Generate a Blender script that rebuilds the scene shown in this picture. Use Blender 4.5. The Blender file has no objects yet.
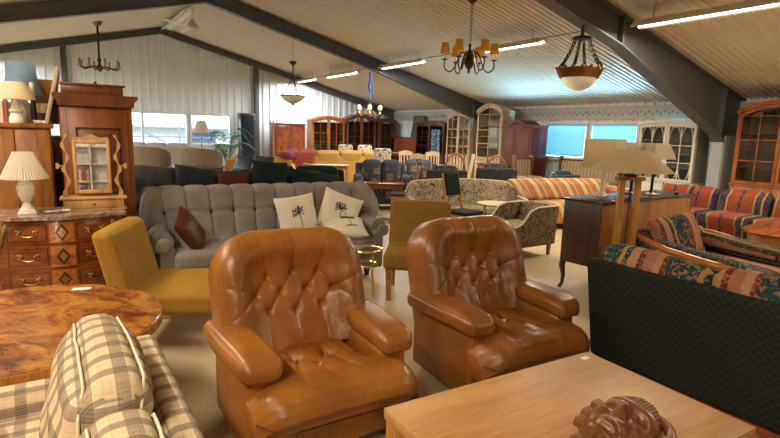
import bpy, bmesh, math, random
from mathutils import Vector, Matrix, noise
random.seed(7)
pi = math.pi
R = math.radians
SC = bpy.context.scene
COL = SC.collection

# ---------------------------------------------------------------- geometry
class G:
    """verts and faces of one mesh"""
    def __init__(s, v=None, f=None):
        s.v = v or []; s.f = f or []
    def add(s, *os):
        for o in os:
            n = len(s.v)
            s.v += o.v
            s.f += [tuple(i + n for i in q) for q in o.f]
        return s
    def xf(s, m):
        s.v = [tuple(m @ Vector(p)) for p in s.v]; return s
    def mv(s, x=0, y=0, z=0):
        s.v = [(p[0] + x, p[1] + y, p[2] + z) for p in s.v]; return s
    def rot(s, ax, deg, piv=(0, 0, 0)):
        P = Matrix.Translation(piv)
        return s.xf(P @ Matrix.Rotation(R(deg), 4, ax) @ P.inverted())
    def fn(s, f):
        s.v = [tuple(f(*p)) for p in s.v]; return s

def box(x0, x1, y0, y1, z0, z1, b=0.0, seg=2):
    bm = bmesh.new()
    bmesh.ops.create_cube(bm, size=1)
    for v in bm.verts:
        v.co = Vector(((x0 + x1) / 2 + v.co.x * (x1 - x0), (y0 + y1) / 2 + v.co.y * (y1 - y0), (z0 + z1) / 2 + v.co.z * (z1 - z0)))
    if b > 0:
        b = min(b, 0.45 * min(abs(x1 - x0), abs(y1 - y0), abs(z1 - z0)))
        bmesh.ops.bevel(bm, geom=bm.edges[:], offset=b, segments=seg, profile=0.5, affect='EDGES')
    bm.verts.index_update()
    g = G([tuple(v.co) for v in bm.verts], [tuple(v.index for v in f.verts) for f in bm.faces])
    bm.free()
    return g

def cb(cx, cy, z0, w, d, h, b=0.0):
    return box(cx - w / 2, cx + w / 2, cy - d / 2, cy + d / 2, z0, z0 + h, b)

def soft(cx, cy, cz, w, d, h, r, puff=(0, 0, 0), n=6, m=4):
    """upholstered block: rounded edges and bulging faces, about its centre"""
    H = (w / 2, d / 2, h / 2)
    rr = [min(r, q * 0.98) for q in H]
    def co(k):
        hh, q = H[k], rr[k]
        a = [-(hh - q) - q * math.tan(pi / 4 * (1 - i / m)) for i in range(m)]
        c = [-(hh - q) + 2 * (hh - q) * i / n for i in range(n + 1)]
        return a + c + [-t for t in reversed(a)]
    cs = [co(k) for k in range(3)]
    N = len(cs[0])
    idx = {}; V = []; F = []
    def vid(i, j, k):
        key = (i, j, k)
        if key in idx: return idx[key]
        p = [cs[0][i], cs[1][j], cs[2][k]]
        c = [max(-(H[a] - rr[a]), min(H[a] - rr[a], p[a])) for a in range(3)]
        e = [(p[a] - c[a]) / rr[a] for a in range(3)]
        L = math.sqrt(sum(t * t for t in e))
        if L > 1e-9:
            e = [t / L for t in e]
        q = [c[a] + e[a] * rr[a] for a in range(3)]
        s = [p[a] / H[a] for a in range(3)]
        for a in range(3):
            if puff[a]:
                b1, b2 = [t for t in range(3) if t != a]
                q[a] += puff[a] * s[a] * max(0, 1 - s[b1] ** 2) ** 0.7 * max(0, 1 - s[b2] ** 2) ** 0.7
        idx[key] = len(V); V.append((q[0] + cx, q[1] + cy, q[2] + cz))
        return idx[key]
    for a in range(N - 1):
        for b in range(N - 1):
            for e, o in ((0, 0), (N - 1, 1)):
                for ax in range(3):
                    def key(s, t):
                        if ax == 0: return vid(e, s, t)
                        if ax == 1: return vid(t, e, s)
                        return vid(s, t, e)
                    q = (key(a, b), key(a + 1, b), key(a + 1, b + 1), key(a, b + 1))
                    F.append(q if o else q[::-1])
    return G(V, F)

def pillow(w, h, t, n=14, ear=0.07, seedv=0):
    """throw cushion standing in the XZ plane, centred, thickness along y"""
    V = []; F = []; fr = {}; bk = {}
    for j in range(n + 1):
        for i in range(n + 1):
            u = math.sin(pi / 2 * (2 * i / n - 1)); v = math.sin(pi / 2 * (2 * j / n - 1))
            x = w / 2 * u * (1 - ear * (1 - v * v)); z = h / 2 * v * (1 - ear * (1 - u * u))
            k = (max(0, 1 - u ** 4) * max(0, 1 - v ** 4)) ** 0.6
            k *= 1 + 0.16 * noise.noise(Vector((u * 1.7 + seedv, v * 1.7, seedv * 2.3)))
            edge = i in (0, n) or j in (0, n)
            fr[i, j] = len(V); V.append((x, -t / 2 * k, z))
            if edge: bk[i, j] = fr[i, j]
            else:
                bk[i, j] = len(V); V.append((x, t / 2 * k, z))
    for j in range(n):
        for i in range(n):
            F.append((fr[i, j], fr[i + 1, j], fr[i + 1, j + 1], fr[i, j + 1]))
            F.append((bk[i, j + 1], bk[i + 1, j + 1], bk[i + 1, j], bk[i, j]))
    return G(V, F)

def lathe(prof, seg=20, cx=0, cy=0):
    V = []; F = []; rings = []
    for r, z in prof:
        if r < 1e-6:
            rings.append([len(V)]); V.append((cx, cy, z))
        else:
            rings.append(list(range(len(V), len(V) + seg)))
            V += [(cx + r * math.cos(2 * pi * i / seg), cy + r * math.sin(2 * pi * i / seg), z) for i in range(seg)]
    for a, b in zip(rings, rings[1:]):
        for i in range(seg):
            j = (i + 1) % seg
            if len(a) == 1 and len(b) == 1: continue
            if len(a) == 1: F.append((a[0], b[j], b[i]))
            elif len(b) == 1: F.append((a[i], a[j], b[0]))
            else: F.append((a[i], a[j], b[j], b[i]))
    return G(V, F)

def lathe_sq(prof, cx=0, cy=0, ax=1, ay=1, b=0.12):
    """like lathe but with a square plan (chamfered corners)"""
    g = lathe(prof, 4); V = []; F = []
    rings = []
    for r, z in prof:
        c = r * (1 - b)
        pts = [(r, -c), (r, c), (c, r), (-c, r), (-r, c), (-r, -c), (-c, -r), (c, -r)]
        rings.append(list(range(len(V), len(V) + 8)))
        V += [(cx + x * ax, cy + y * ay, z) for x, y in pts]
    for a, d in zip(rings, rings[1:]):
        for i in range(8):
            j = (i + 1) % 8
            F.append((a[i], a[j], d[j], d[i]))
    return G(V, F)

def tube(pts, r, seg=8, cap=True):
    P = [Vector(p) for p in pts]; n = len(P)
    rs = r if isinstance(r, (list, tuple)) else [r] * n
    T = []
    for i in range(n):
        a = P[max(0, i - 1)]; b = P[min(n - 1, i + 1)]
        T.append((b - a).normalized())
    ref = Vector((0, 0, 1)) if abs(T[0].z) < 0.9 else Vector((1, 0, 0))
    N = (ref - T[0] * ref.dot(T[0])).normalized()
    V = []; F = []
    for i in range(n):
        N = (N - T[i] * N.dot(T[i]))
        N = N.normalized() if N.length > 1e-6 else T[i].orthogonal().normalized()
        B = T[i].cross(N)
        for k in range(seg):
            a = 2 * pi * k / seg
            V.append(tuple(P[i] + (N * math.cos(a) + B * math.sin(a)) * rs[i]))
    for i in range(n - 1):
        for k in range(seg):
            j = (k + 1) % seg
            F.append((i * seg + k, i * seg + j, (i + 1) * seg + j, (i + 1) * seg + k))
    if cap:
        F.append(tuple(reversed(range(seg)))); F.append(tuple(range((n - 1) * seg, n * seg)))
    return G(V, F)

def ring(cx, cy, cz, rad, r, seg=24, ax='Z', s2=6):
    g = G()
    for i in range(seg):
        a = 2 * pi * i / seg
        for k in range(s2):
            b = 2 * pi * k / s2
            rr = rad + r * math.cos(b)
            g.v.append((rr * math.cos(a), rr * math.sin(a), r * math.sin(b)))
    for i in range(seg):
        for k in range(s2):
            i2 = (i + 1) % seg; k2 = (k + 1) % s2
            g.f.append((i * s2 + k, i2 * s2 + k, i2 * s2 + k2, i * s2 + k2))
    if ax == 'X': g.rot('Y', 90)
    if ax == 'Y': g.rot('X', 90)
    return g.mv(cx, cy, cz)

def bez(p0, p1, p2, p3, n=10):
    out = []
    p0, p1, p2, p3 = map(Vector, (p0, p1, p2, p3))
    for i in range(n + 1):
        t = i / n; s = 1 - t
        out.append(tuple(p0 * s ** 3 + p1 * 3 * s * s * t + p2 * 3 * s * t * t + p3 * t ** 3))
    return out

def bar(a, b, w, h=None, bev=0.0):
    """square bar between two points; h is the size nearest to vertical"""
    h = h or w
    a, b = Vector(a), Vector(b); d = b - a; L = d.length
    g = box(-w / 2, w / 2, -h / 2, h / 2, 0, L, bev)
    z = d.normalized()
    up = Vector((0, 0, 1)) if abs(z.z) < 0.95 else Vector((0, 1, 0))
    x = up.cross(z).normalized(); y = z.cross(x)
    m = Matrix((x, y, z)).transposed().to_4x4(); m.translation = a
    return g.xf(m)

def prism(poly, ax, a, b):
    """extrude a polygon; ax='y': poly is (x,z); 'x': (y,z); 'z': (x,y)"""
    def P(p, t):
        return (p[0], t, p[1]) if ax == 'y' else (t, p[0], p[1]) if ax == 'x' else (p[0], p[1], t)
    n = len(poly)
    g = G([P(p, a) for p in poly] + [P(p, b) for p in poly])
    g.f = [tuple(range(n)), tuple(range(2 * n - 1, n - 1, -1))] + [(i, i + n, (i + 1) % n + n, (i + 1) % n) for i in range(n)]
    return g

def shell(front, back, nu, nv):
    """closed solid between two surfaces f(u,v), u,v in 0..1"""
    V = []; F = []
    for f in (front, back):
        for j in range(nv + 1):
            for i in range(nu + 1):
                V.append(tuple(f(i / nu, j / nv)))
    W = nu + 1; O = W * (nv + 1)
    for j in range(nv):
        for i in range(nu):
            a = j * W + i
            F.append((a, a + 1, a + 1 + W, a + W))
            F.append((O + a, O + a + W, O + a + W + 1, O + a + 1))
    loop = [i for i in range(nu)] + [j * W + nu for j in range(nv)] + [nv * W + i for i in range(nu, 0, -1)] + [j * W for j in range(nv, 0, -1)]
    for a, b in zip(loop, loop[1:] + loop[:1]):
        F.append((b, a, a + O, b + O))
    return G(V, F)

def ball(cx, cy, cz, r, sx=1, sy=1, sz=1, seg=12, rg=8):
    pr = [(r * math.sin(pi * i / rg), -r * math.cos(pi * i / rg)) for i in range(rg + 1)]
    pr[0] = (0, -r); pr[-1] = (0, r)
    g = lathe(pr, seg)
    return g.fn(lambda x, y, z: (cx + x * sx, cy + y * sy, cz + z * sz))

# ---------------------------------------------------------------- scene objects
def clean(me):
    bm = bmesh.new(); bm.from_mesh(me)
    bmesh.ops.recalc_face_normals(bm, faces=bm.faces)
    bm.to_mesh(me); bm.free()

def part(name, g, m, parent=None, label=None, angle=38, fix=True):
    me = bpy.data.meshes.new(name)
    me.from_pydata(g.v, [], g.f)
    if fix: clean(me)
    me.shade_smooth()
    me.set_sharp_from_angle(angle=R(angle))
    me.materials.append(m)
    o = bpy.data.objects.new(name, me); COL.objects.link(o)
    if parent is not None: o.parent = parent
    if label: o['label'] = label
    return o

def tag(o, label, cat, group=None):
    o['label'] = label; o['category'] = cat
    if group: o['group'] = group
    return o

def thing(name, label, cat, loc=(0, 0, 0), rz=0, group=None):
    o = bpy.data.objects.new(name, None); COL.objects.link(o)
    o.empty_display_size = 0.1
    o.location = loc; o.rotation_euler = (0, 0, R(rz))
    return tag(o, label, cat, group)

def solo(name, g, m, label, cat, loc=(0, 0, 0), rz=0, group=None, rot=None):
    o = part(name, g, m)
    o.location = loc
    o.rotation_euler = rot if rot else (0, 0, R(rz))
    return tag(o, label, cat, group)

def struct(name, g, m, parent=None, fix=True, angle=38):
    o = part(name, g, m, parent, None, angle, fix)
    if parent is None: o['kind'] = 'structure'
    return o

KIDS = {}
def kids(o):
    return [c for c in bpy.data.objects if c.parent == o]

def dup(root, loc, rz, label, group=None):
    def cp(o, par):
        c = o.copy(); COL.objects.link(c)
        if par is not None: c.parent = par
        for k in kids(o): cp(k, c)
        return c
    r = cp(root, None)
    r.location = loc; r.rotation_euler = (0, 0, R(rz)); r['label'] = label
    if group: r['group'] = group
    return r
# ---------------------------------------------------------------- materials
class MT:
    """small node-tree writer"""
    def __init__(s, name, rough=0.5, metal=0.0, spec=0.5, col=(0.8, 0.8, 0.8)):
        s.m = bpy.data.materials.new(name); s.m.use_nodes = True
        s.t = s.m.node_tree; s.n = s.t.nodes; s.l = s.t.links
        s.b = s.n['Principled BSDF']
        s.b.inputs['Roughness'].default_value = rough
        s.b.inputs['Metallic'].default_value = metal
        s.b.inputs['Specular IOR Level'].default_value = spec
        s.b.inputs['Base Color'].default_value = (*col, 1)
        s.m.diffuse_color = (*col, 1)
    def new(s, t, **k):
        n = s.n.new(t)
        for a, b in k.items(): setattr(n, a, b)
        return n
    def put(s, sock, v):
        if hasattr(v, 'is_linked') or hasattr(v, 'links'): s.l.new(v, sock)
        elif isinstance(v, tuple) and len(v) == 3 and sock.type == 'RGBA': sock.default_value = (*v, 1)
        else: sock.default_value = v
    def co(s, scale=(1, 1, 1), rot=(0, 0, 0), loc=(0, 0, 0), kind='Object'):
        t = s.new('ShaderNodeTexCoord'); m = s.new('ShaderNodeMapping')
        s.l.new(t.outputs[kind], m.inputs[0])
        m.inputs['Scale'].default_value = scale; m.inputs['Rotation'].default_value = rot; m.inputs['Location'].default_value = loc
        return m.outputs[0]
    def noise(s, vec, scale, detail=3, dist=0.0, rough=0.5):
        n = s.new('ShaderNodeTexNoise'); s.l.new(vec, n.inputs['Vector'])
        n.inputs['Scale'].default_value = scale; n.inputs['Detail'].default_value = detail
        n.inputs['Distortion'].default_value = dist; n.inputs['Roughness'].default_value = rough
        return n.outputs['Fac']
    def vor(s, vec, scale, out='Distance', feat='F1', rnd=1.0):
        n = s.new('ShaderNodeTexVoronoi', feature=feat); s.l.new(vec, n.inputs['Vector'])
        n.inputs['Scale'].default_value = scale; n.inputs['Randomness'].default_value = rnd
        return n.outputs[out]
    def math(s, op, a, b=0.0, c=0.0):
        n = s.new('ShaderNodeMath', operation=op)
        s.put(n.inputs[0], a); s.put(n.inputs[1], b)
        if len(n.inputs) > 2: s.put(n.inputs[2], c)
        return n.outputs[0]
    def ramp(s, fac, stops, interp='LINEAR'):
        n = s.new('ShaderNodeValToRGB'); s.put(n.inputs[0], fac)
        cr = n.color_ramp; cr.interpolation = interp
        while len(cr.elements) < len(stops): cr.elements.new(0.5)
        for e, (p, c) in zip(cr.elements, stops):
            e.position = p; e.color = (*c, 1) if len(c) == 3 else c
        return n.outputs[0]
    def mix(s, fac, a, b, mode='MIX'):
        n = s.new('ShaderNodeMix', data_type='RGBA', blend_type=mode)
        s.put(n.inputs[0], fac); s.put(n.inputs[6], a); s.put(n.inputs[7], b)
        return n.outputs[2]
    def sep(s, vec):
        n = s.new('ShaderNodeSeparateXYZ'); s.l.new(vec, n.inputs[0])
        return n.outputs[0], n.outputs[1], n.outputs[2]
    def bump(s, h, strength=0.2, dist=0.01):
        n = s.new('ShaderNodeBump'); n.inputs['Strength'].default_value = strength; n.inputs['Distance'].default_value = dist
        s.put(n.inputs['Height'], h); s.l.new(n.outputs[0], s.b.inputs['Normal'])
    def base(s, v): s.put(s.b.inputs['Base Color'], v)
    def rough(s, v): s.put(s.b.inputs['Roughness'], v)

def sc(c, k): return tuple(min(1, x * k) for x in c)

def plain(name, c, rough=0.5, metal=0.0, spec=0.5):
    M = MT(name, rough, metal, spec, c)
    v = M.co()
    M.base(M.mix(M.noise(v, 9, 4), sc(c, 0.88), sc(c, 1.1)))
    return M.m

def wood(name, c1, c2, axis='x', scale=6, rough=0.35, stretch=12, fine=0.35, dist=0.8):
    M = MT(name, rough, 0, 0.5, c1)
    k = {'x': (1 / stretch, 1, 1), 'y': (1, 1 / stretch, 1), 'z': (1, 1, 1 / stretch)}[axis]
    v = M.co(k)
    a = M.noise(v, scale, 5, dist)
    b = M.noise(v, scale * 9, 3, 0.3)
    f = M.math('ADD', M.math('MULTIPLY', a, 1 - fine), M.math('MULTIPLY', b, fine))
    M.base(M.ramp(f, [(0.38, sc(c2, 0.85)), (0.49, tuple((x + y) / 2 for x, y in zip(c1, c2))), (0.60, c1)]))
    M.bump(b, 0.08, 0.004)
    return M.m

def fabric(name, c, rough=0.95, var=0.18, weave=420, bump=0.25, sheen=0.0):
    M = MT(name, rough, 0, 0.2, c)
    v = M.co()
    f = M.math('ADD', M.math('MULTIPLY', M.noise(v, weave, 2), 0.6), M.math('MULTIPLY', M.noise(v, 7, 4), 0.4))
    M.base(M.ramp(f, [(0.3, sc(c, 1 - var)), (0.7, sc(c, 1 + var))]))
    M.bump(M.noise(v, weave, 2), bump, 0.003)
    if sheen:
        M.b.inputs['Sheen Weight'].default_value = sheen; M.b.inputs['Sheen Roughness'].default_value = 0.4
        M.b.inputs['Sheen Tint'].default_value = (*sc(c, 1.6), 1)
    return M.m

def leather(name, c, rough=0.36):
    M = MT(name, rough, 0, 0.5, c)
    v = M.co()
    n1 = M.noise(v, 5, 5, 0.4); n2 = M.noise(v, 40, 4)
    cr = M.vor(v, 170, 'Distance', 'DISTANCE_TO_EDGE')
    col = M.ramp(n1, [(0.3, sc(c, 0.72)), (0.52, c), (0.75, sc(c, 1.28))])
    worn = M.ramp(M.noise(v, 28, 6, 1.2, 0.7), [(0.6, (0, 0, 0)), (0.78, (1, 1, 1))])
    M.base(M.mix(M.math('MULTIPLY', worn, 0.3), col, sc(c, 1.7)))
    M.rough(M.math('ADD', rough - 0.08, M.math('MULTIPLY', n2, 0.22)))
    h = M.math('ADD', M.math('MULTIPLY', cr, 0.5), M.math('MULTIPLY', M.noise(v, 60, 3, 0.6), 0.6))
    M.bump(h, 0.10, 0.003)
    return M.m

def metal(name, c, rough=0.3):
    M = MT(name, rough, 1.0, 0.5, c)
    v = M.co()
    M.base(M.ramp(M.noise(v, 30, 3), [(0.3, sc(c, 0.75)), (0.7, sc(c, 1.1))]))
    return M.m

def emit(name, c, k):
    M = MT(name, 0.6, 0, 0.3, c)
    M.b.inputs['Emission Color'].default_value = (*c, 1); M.b.inputs['Emission Strength'].default_value = k
    return M.m

def glass(name, tint=(0.9, 0.95, 0.95), refl=0.12):
    m = bpy.data.materials.new(name); m.use_nodes = True
    t = m.node_tree; t.nodes.clear()
    o = t.nodes.new('ShaderNodeOutputMaterial'); mx = t.nodes.new('ShaderNodeMixShader')
    a = t.nodes.new('ShaderNodeBsdfTransparent'); a.inputs[0].default_value = (*tint, 1)
    b = t.nodes.new('ShaderNodeBsdfGlossy'); b.inputs['Roughness'].default_value = 0.03
    fr = t.nodes.new('ShaderNodeFresnel'); fr.inputs[0].default_value = 1.45
    ad = t.nodes.new('ShaderNodeMath'); ad.operation = 'ADD'; ad.use_clamp = True; ad.inputs[1].default_value = refl * 0.3
    ge = t.nodes.new('ShaderNodeNewGeometry'); inv = t.nodes.new('ShaderNodeMath'); inv.operation = 'SUBTRACT'; inv.inputs[0].default_value = 1.0
    ml = t.nodes.new('ShaderNodeMath'); ml.operation = 'MULTIPLY'
    t.links.new(ge.outputs['Backfacing'], inv.inputs[1]); t.links.new(fr.outputs[0], ad.inputs[0])
    t.links.new(ad.outputs[0], ml.inputs[0]); t.links.new(inv.outputs[0], ml.inputs[1]); t.links.new(ml.outputs[0], mx.inputs[0])
    t.links.new(a.outputs[0], mx.inputs[1]); t.links.new(b.outputs[0], mx.inputs[2]); t.links.new(mx.outputs[0], o.inputs[0])
    return m

def shade_mat(name, c, trans=0.45):
    """cloth or paper lampshade / blind: lets some light through"""
    m = bpy.data.materials.new(name); m.use_nodes = True
    t = m.node_tree; b = t.nodes['Principled BSDF']; o = t.nodes['Material Output']
    b.inputs['Base Color'].default_value = (*c, 1); b.inputs['Roughness'].default_value = 0.9
    tr = t.nodes.new('ShaderNodeBsdfTranslucent'); tr.inputs[0].default_value = (*c, 1)
    n = t.nodes.new('ShaderNodeTexNoise'); n.inputs['Scale'].default_value = 150
    tc = t.nodes.new('ShaderNodeTexCoord'); t.links.new(tc.outputs['Object'], n.inputs['Vector'])
    bp = t.nodes.new('ShaderNodeBump'); bp.inputs['Strength'].default_value = 0.15; bp.inputs['Distance'].default_value = 0.003
    t.links.new(n.outputs['Fac'], bp.inputs['Height']); t.links.new(bp.outputs[0], b.inputs['Normal'])
    mx = t.nodes.new('ShaderNodeMixShader'); mx.inputs[0].default_value = trans
    t.links.new(b.outputs[0], mx.inputs[1]); t.links.new(tr.outputs[0], mx.inputs[2]); t.links.new(mx.outputs[0], o.inputs['Surface'])
    return m

def band(M, c, freq, lo, hi):
    """1 where frac(c*freq) lies between lo and hi"""
    f = M.math('FRACT', M.math('MULTIPLY', c, freq))
    return M.math('MULTIPLY', M.math('GREATER_THAN', f, lo), M.math('LESS_THAN', f, hi))

def planks(name, c1, c2, width, rough=0.4):
    """boards running along x, each with its own tone"""
    M = MT(name, rough, 0, 0.5, c1)
    v = M.co(); x, y, z = M.sep(v)
    k = M.math('FLOOR', M.math('MULTIPLY', M.math('ADD', y, 3.0), 1 / width))
    cmb = M.new('ShaderNodeCombineXYZ'); M.put(cmb.inputs[0], M.math('ADD', M.math('MULTIPLY', x, 0.10), M.math('MULTIPLY', k, 3.7))); M.put(cmb.inputs[1], y); M.put(cmb.inputs[2], z)
    a = M.noise(cmb.outputs[0], 9, 5, 0.9); b = M.noise(cmb.outputs[0], 85, 3, 0.3)
    wn = M.new('ShaderNodeTexWhiteNoise', noise_dimensions='1D'); M.put(wn.inputs['W'], k)
    f = M.math('ADD', M.math('ADD', M.math('MULTIPLY', a, 0.55), M.math('MULTIPLY', b, 0.28)), M.math('MULTIPLY', wn.outputs['Value'], 0.17))
    col = M.ramp(f, [(0.36, c2), (0.5, tuple((p + q) / 2 for p, q in zip(c1, c2))), (0.62, c1)])
    M.base(M.mix(M.math('MULTIPLY', band(M, M.math('ADD', y, 3.0), 1 / width, 0, 0.012), 0.5), col, sc(c2, 0.5)))
    M.bump(b, 0.06, 0.003)
    return M.m

def plaid(name):
    M = MT(name, 0.95, 0, 0.15, (0.6, 0.5, 0.4))
    nz = M.co()
    x, y, z = M.sep(nz)
    col = (0.58, 0.47, 0.32)
    dark = (0.085, 0.085, 0.08); rust = (0.42, 0.17, 0.10); tan = (0.5, 0.33, 0.18)
    cur = col
    w = M.math('ADD', y, M.math('MULTIPLY', z, 0.0))
    nx, ny, nz_ = M.sep(M.co(kind='Normal'))
    for c, off, q in ((w, 0.03, ny), (z, 0.06, nz_), (x, 0.0, nx)):
        face = M.math('LESS_THAN', M.math('ABSOLUTE', q), 0.72)
        c = M.math('ADD', c, off + 5.0)
        cur = M.mix(M.math('MULTIPLY', M.math('MULTIPLY', face, band(M, c, 10.5, 0.04, 0.42)), 0.66), cur, dark)
        cur = M.mix(M.math('MULTIPLY', M.math('MULTIPLY', face, band(M, c, 94.5, 0.0, 0.45)), 0.2), cur, tan)
        cur = M.mix(M.math('MULTIPLY', M.math('MULTIPLY', face, band(M, c, 10.5, 0.22, 0.27)), 0.45), cur, rust)
        cur = M.mix(M.math('MULTIPLY', M.math('MULTIPLY', face, band(M, c, 10.5, 0.68, 0.75)), 0.35), cur, tan)
    M.base(cur)
    M.bump(M.noise(nz, 300, 2), 0.2, 0.003)
    return M.m

def lattice(name, c, line, freq=16, ax=('x', 'z'), fleck=None):
    M = MT(name, 0.9, 0, 0.2, c)
    v = M.co(); X = dict(zip('xyz', M.sep(v)))
    a = M.math('ADD', X[ax[0]], X[ax[1]]); b = M.math('SUBTRACT', X[ax[0]], X[ax[1]])
    f = M.math('MAXIMUM', band(M, M.math('ADD', a, 9.0), freq, 0, 0.09), band(M, M.math('ADD', b, 9.0), freq, 0, 0.09))
    n = M.noise(v, 90, 2)
    base = M.mix(n, sc(c, 0.7), sc(c, 1.3))
    M.base(M.mix(M.math('MULTIPLY', f, 0.75), base, line))
    M.bump(M.noise(v, 300, 2), 0.2, 0.003)
    return M.m

def striped(name, stops, freq, ax='x', wob=0.0, motif=None, slant=0.0, slax='z'):
    """woven stripes; stops: (pos, colour) within one repeat"""
    M = MT(name, 0.92, 0, 0.2, stops[0][1])
    v = M.co(); X = dict(zip('xyz', M.sep(v)))
    c = X[ax]
    if slant: c = M.math('ADD', c, M.math('MULTIPLY', X[slax], slant))
    if wob: c = M.math('ADD', c, M.math('MULTIPLY', M.math('SUBTRACT', M.noise(v, 9, 2), 0.5), wob))
    f = M.math('FRACT', M.math('ADD', M.math('MULTIPLY', c, freq), 20.0))
    col = M.ramp(f, stops, 'CONSTANT')
    if motif:
        k = M.ramp(M.noise(v, motif[1], 3, 1.5), [(0.53, (0, 0, 0)), (0.56, (1, 1, 1))])
        col = M.mix(M.math('MULTIPLY', k, motif[2]), col, motif[0])
    col = M.mix(M.math('MULTIPLY', M.noise(v, 260, 2), 0.35), col, (0.02, 0.02, 0.02))
    M.base(col); M.bump(M.noise(v, 300, 2), 0.25, 0.003)
    return M.m

def floral(name, cols, scale=14):
    M = MT(name, 0.95, 0, 0.2, cols[0])
    v = M.co()
    n = M.noise(v, scale, 4, 2.2, 0.6)
    col = M.ramp(n, [(0.30 + 0.4 * i / (len(cols) - 1), c) for i, c in enumerate(cols)], 'CONSTANT')
    k = M.ramp(M.vor(v, scale * 1.6), [(0.18, (1, 1, 1)), (0.24, (0, 0, 0))])
    M.base(M.mix(M.math('MULTIPLY', k, 0.5), col, cols[-1]))
    M.bump(M.noise(v, 260, 2), 0.25, 0.003)
    return M.m

def patches(name, c, p1, p2, scale=7):
    """blue upholstery with scattered squarish tan motifs"""
    M = MT(name, 0.95, 0, 0.2, c)
    v = M.co()
    n = M.noise(v, 22, 4)
    base = M.mix(n, sc(c, 0.6), sc(c, 1.5))
    vo = M.new('ShaderNodeTexVoronoi', distance='CHEBYCHEV'); M.l.new(v, vo.inputs['Vector']); vo.inputs['Scale'].default_value = scale; vo.inputs['Randomness'].default_value = 0.7
    k = M.ramp(vo.outputs['Distance'], [(0.25, (1, 1, 1)), (0.29, (0, 0, 0))])
    k = M.math('MULTIPLY', k, M.ramp(M.noise(v, 30, 3, 1), [(0.42, (0, 0, 0)), (0.5, (1, 1, 1))]))
    M.base(M.mix(k, base, M.mix(M.noise(v, 60, 2), p1, p2)))
    M.bump(M.noise(v, 260, 2), 0.2, 0.003)
    return M.m

def marble(name, c1, c2, vein):
    M = MT(name, 0.12, 0, 0.5, c1)
    v = M.co()
    n = M.noise(v, 9, 7, 1.8, 0.65)
    col = M.ramp(n, [(0.3, c2), (0.5, c1), (0.7, sc(c1, 1.2))])
    k = M.ramp(M.noise(v, 5, 6, 2.5, 0.6), [(0.47, (0, 0, 0)), (0.5, (1, 1, 1)), (0.53, (0, 0, 0))])
    M.base(M.mix(M.math('MULTIPLY', k, 0.7), col, vein))
    return M.m

def burl(name, c1, c2, c3):
    M = MT(name, 0.16, 0, 0.5, c1)
    v = M.co()
    x, y, z = M.sep(v)
    # veneer leaves: the grain mirrors about the seams through the middle
    cmb = M.new('ShaderNodeCombineXYZ')
    M.put(cmb.inputs[0], M.math('ABSOLUTE', M.math('ADD', M.math('MULTIPLY', x, 0.8), M.math('MULTIPLY', y, 0.6))))
    M.put(cmb.inputs[1], M.math('ABSOLUTE', M.math('SUBTRACT', M.math('MULTIPLY', y, 0.8), M.math('MULTIPLY', x, 0.6))))
    M.put(cmb.inputs[2], z)
    mp = M.new('ShaderNodeMapping'); M.l.new(cmb.outputs[0], mp.inputs[0]); mp.inputs['Scale'].default_value = (1, 0.45, 1)
    n = M.noise(mp.outputs[0], 4.2, 7, 2.0, 0.62)
    f = M.noise(mp.outputs[0], 60, 4, 0.8)
    t = M.math('ADD', M.math('MULTIPLY', n, 0.8), M.math('MULTIPLY', f, 0.2))
    M.base(M.ramp(t, [(0.36, c3), (0.46, c2), (0.54, c1), (0.68, sc(c1, 1.3))]))
    M.rough(M.math('ADD', 0.14, M.math('MULTIPLY', f, 0.12)))
    return M.m

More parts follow.
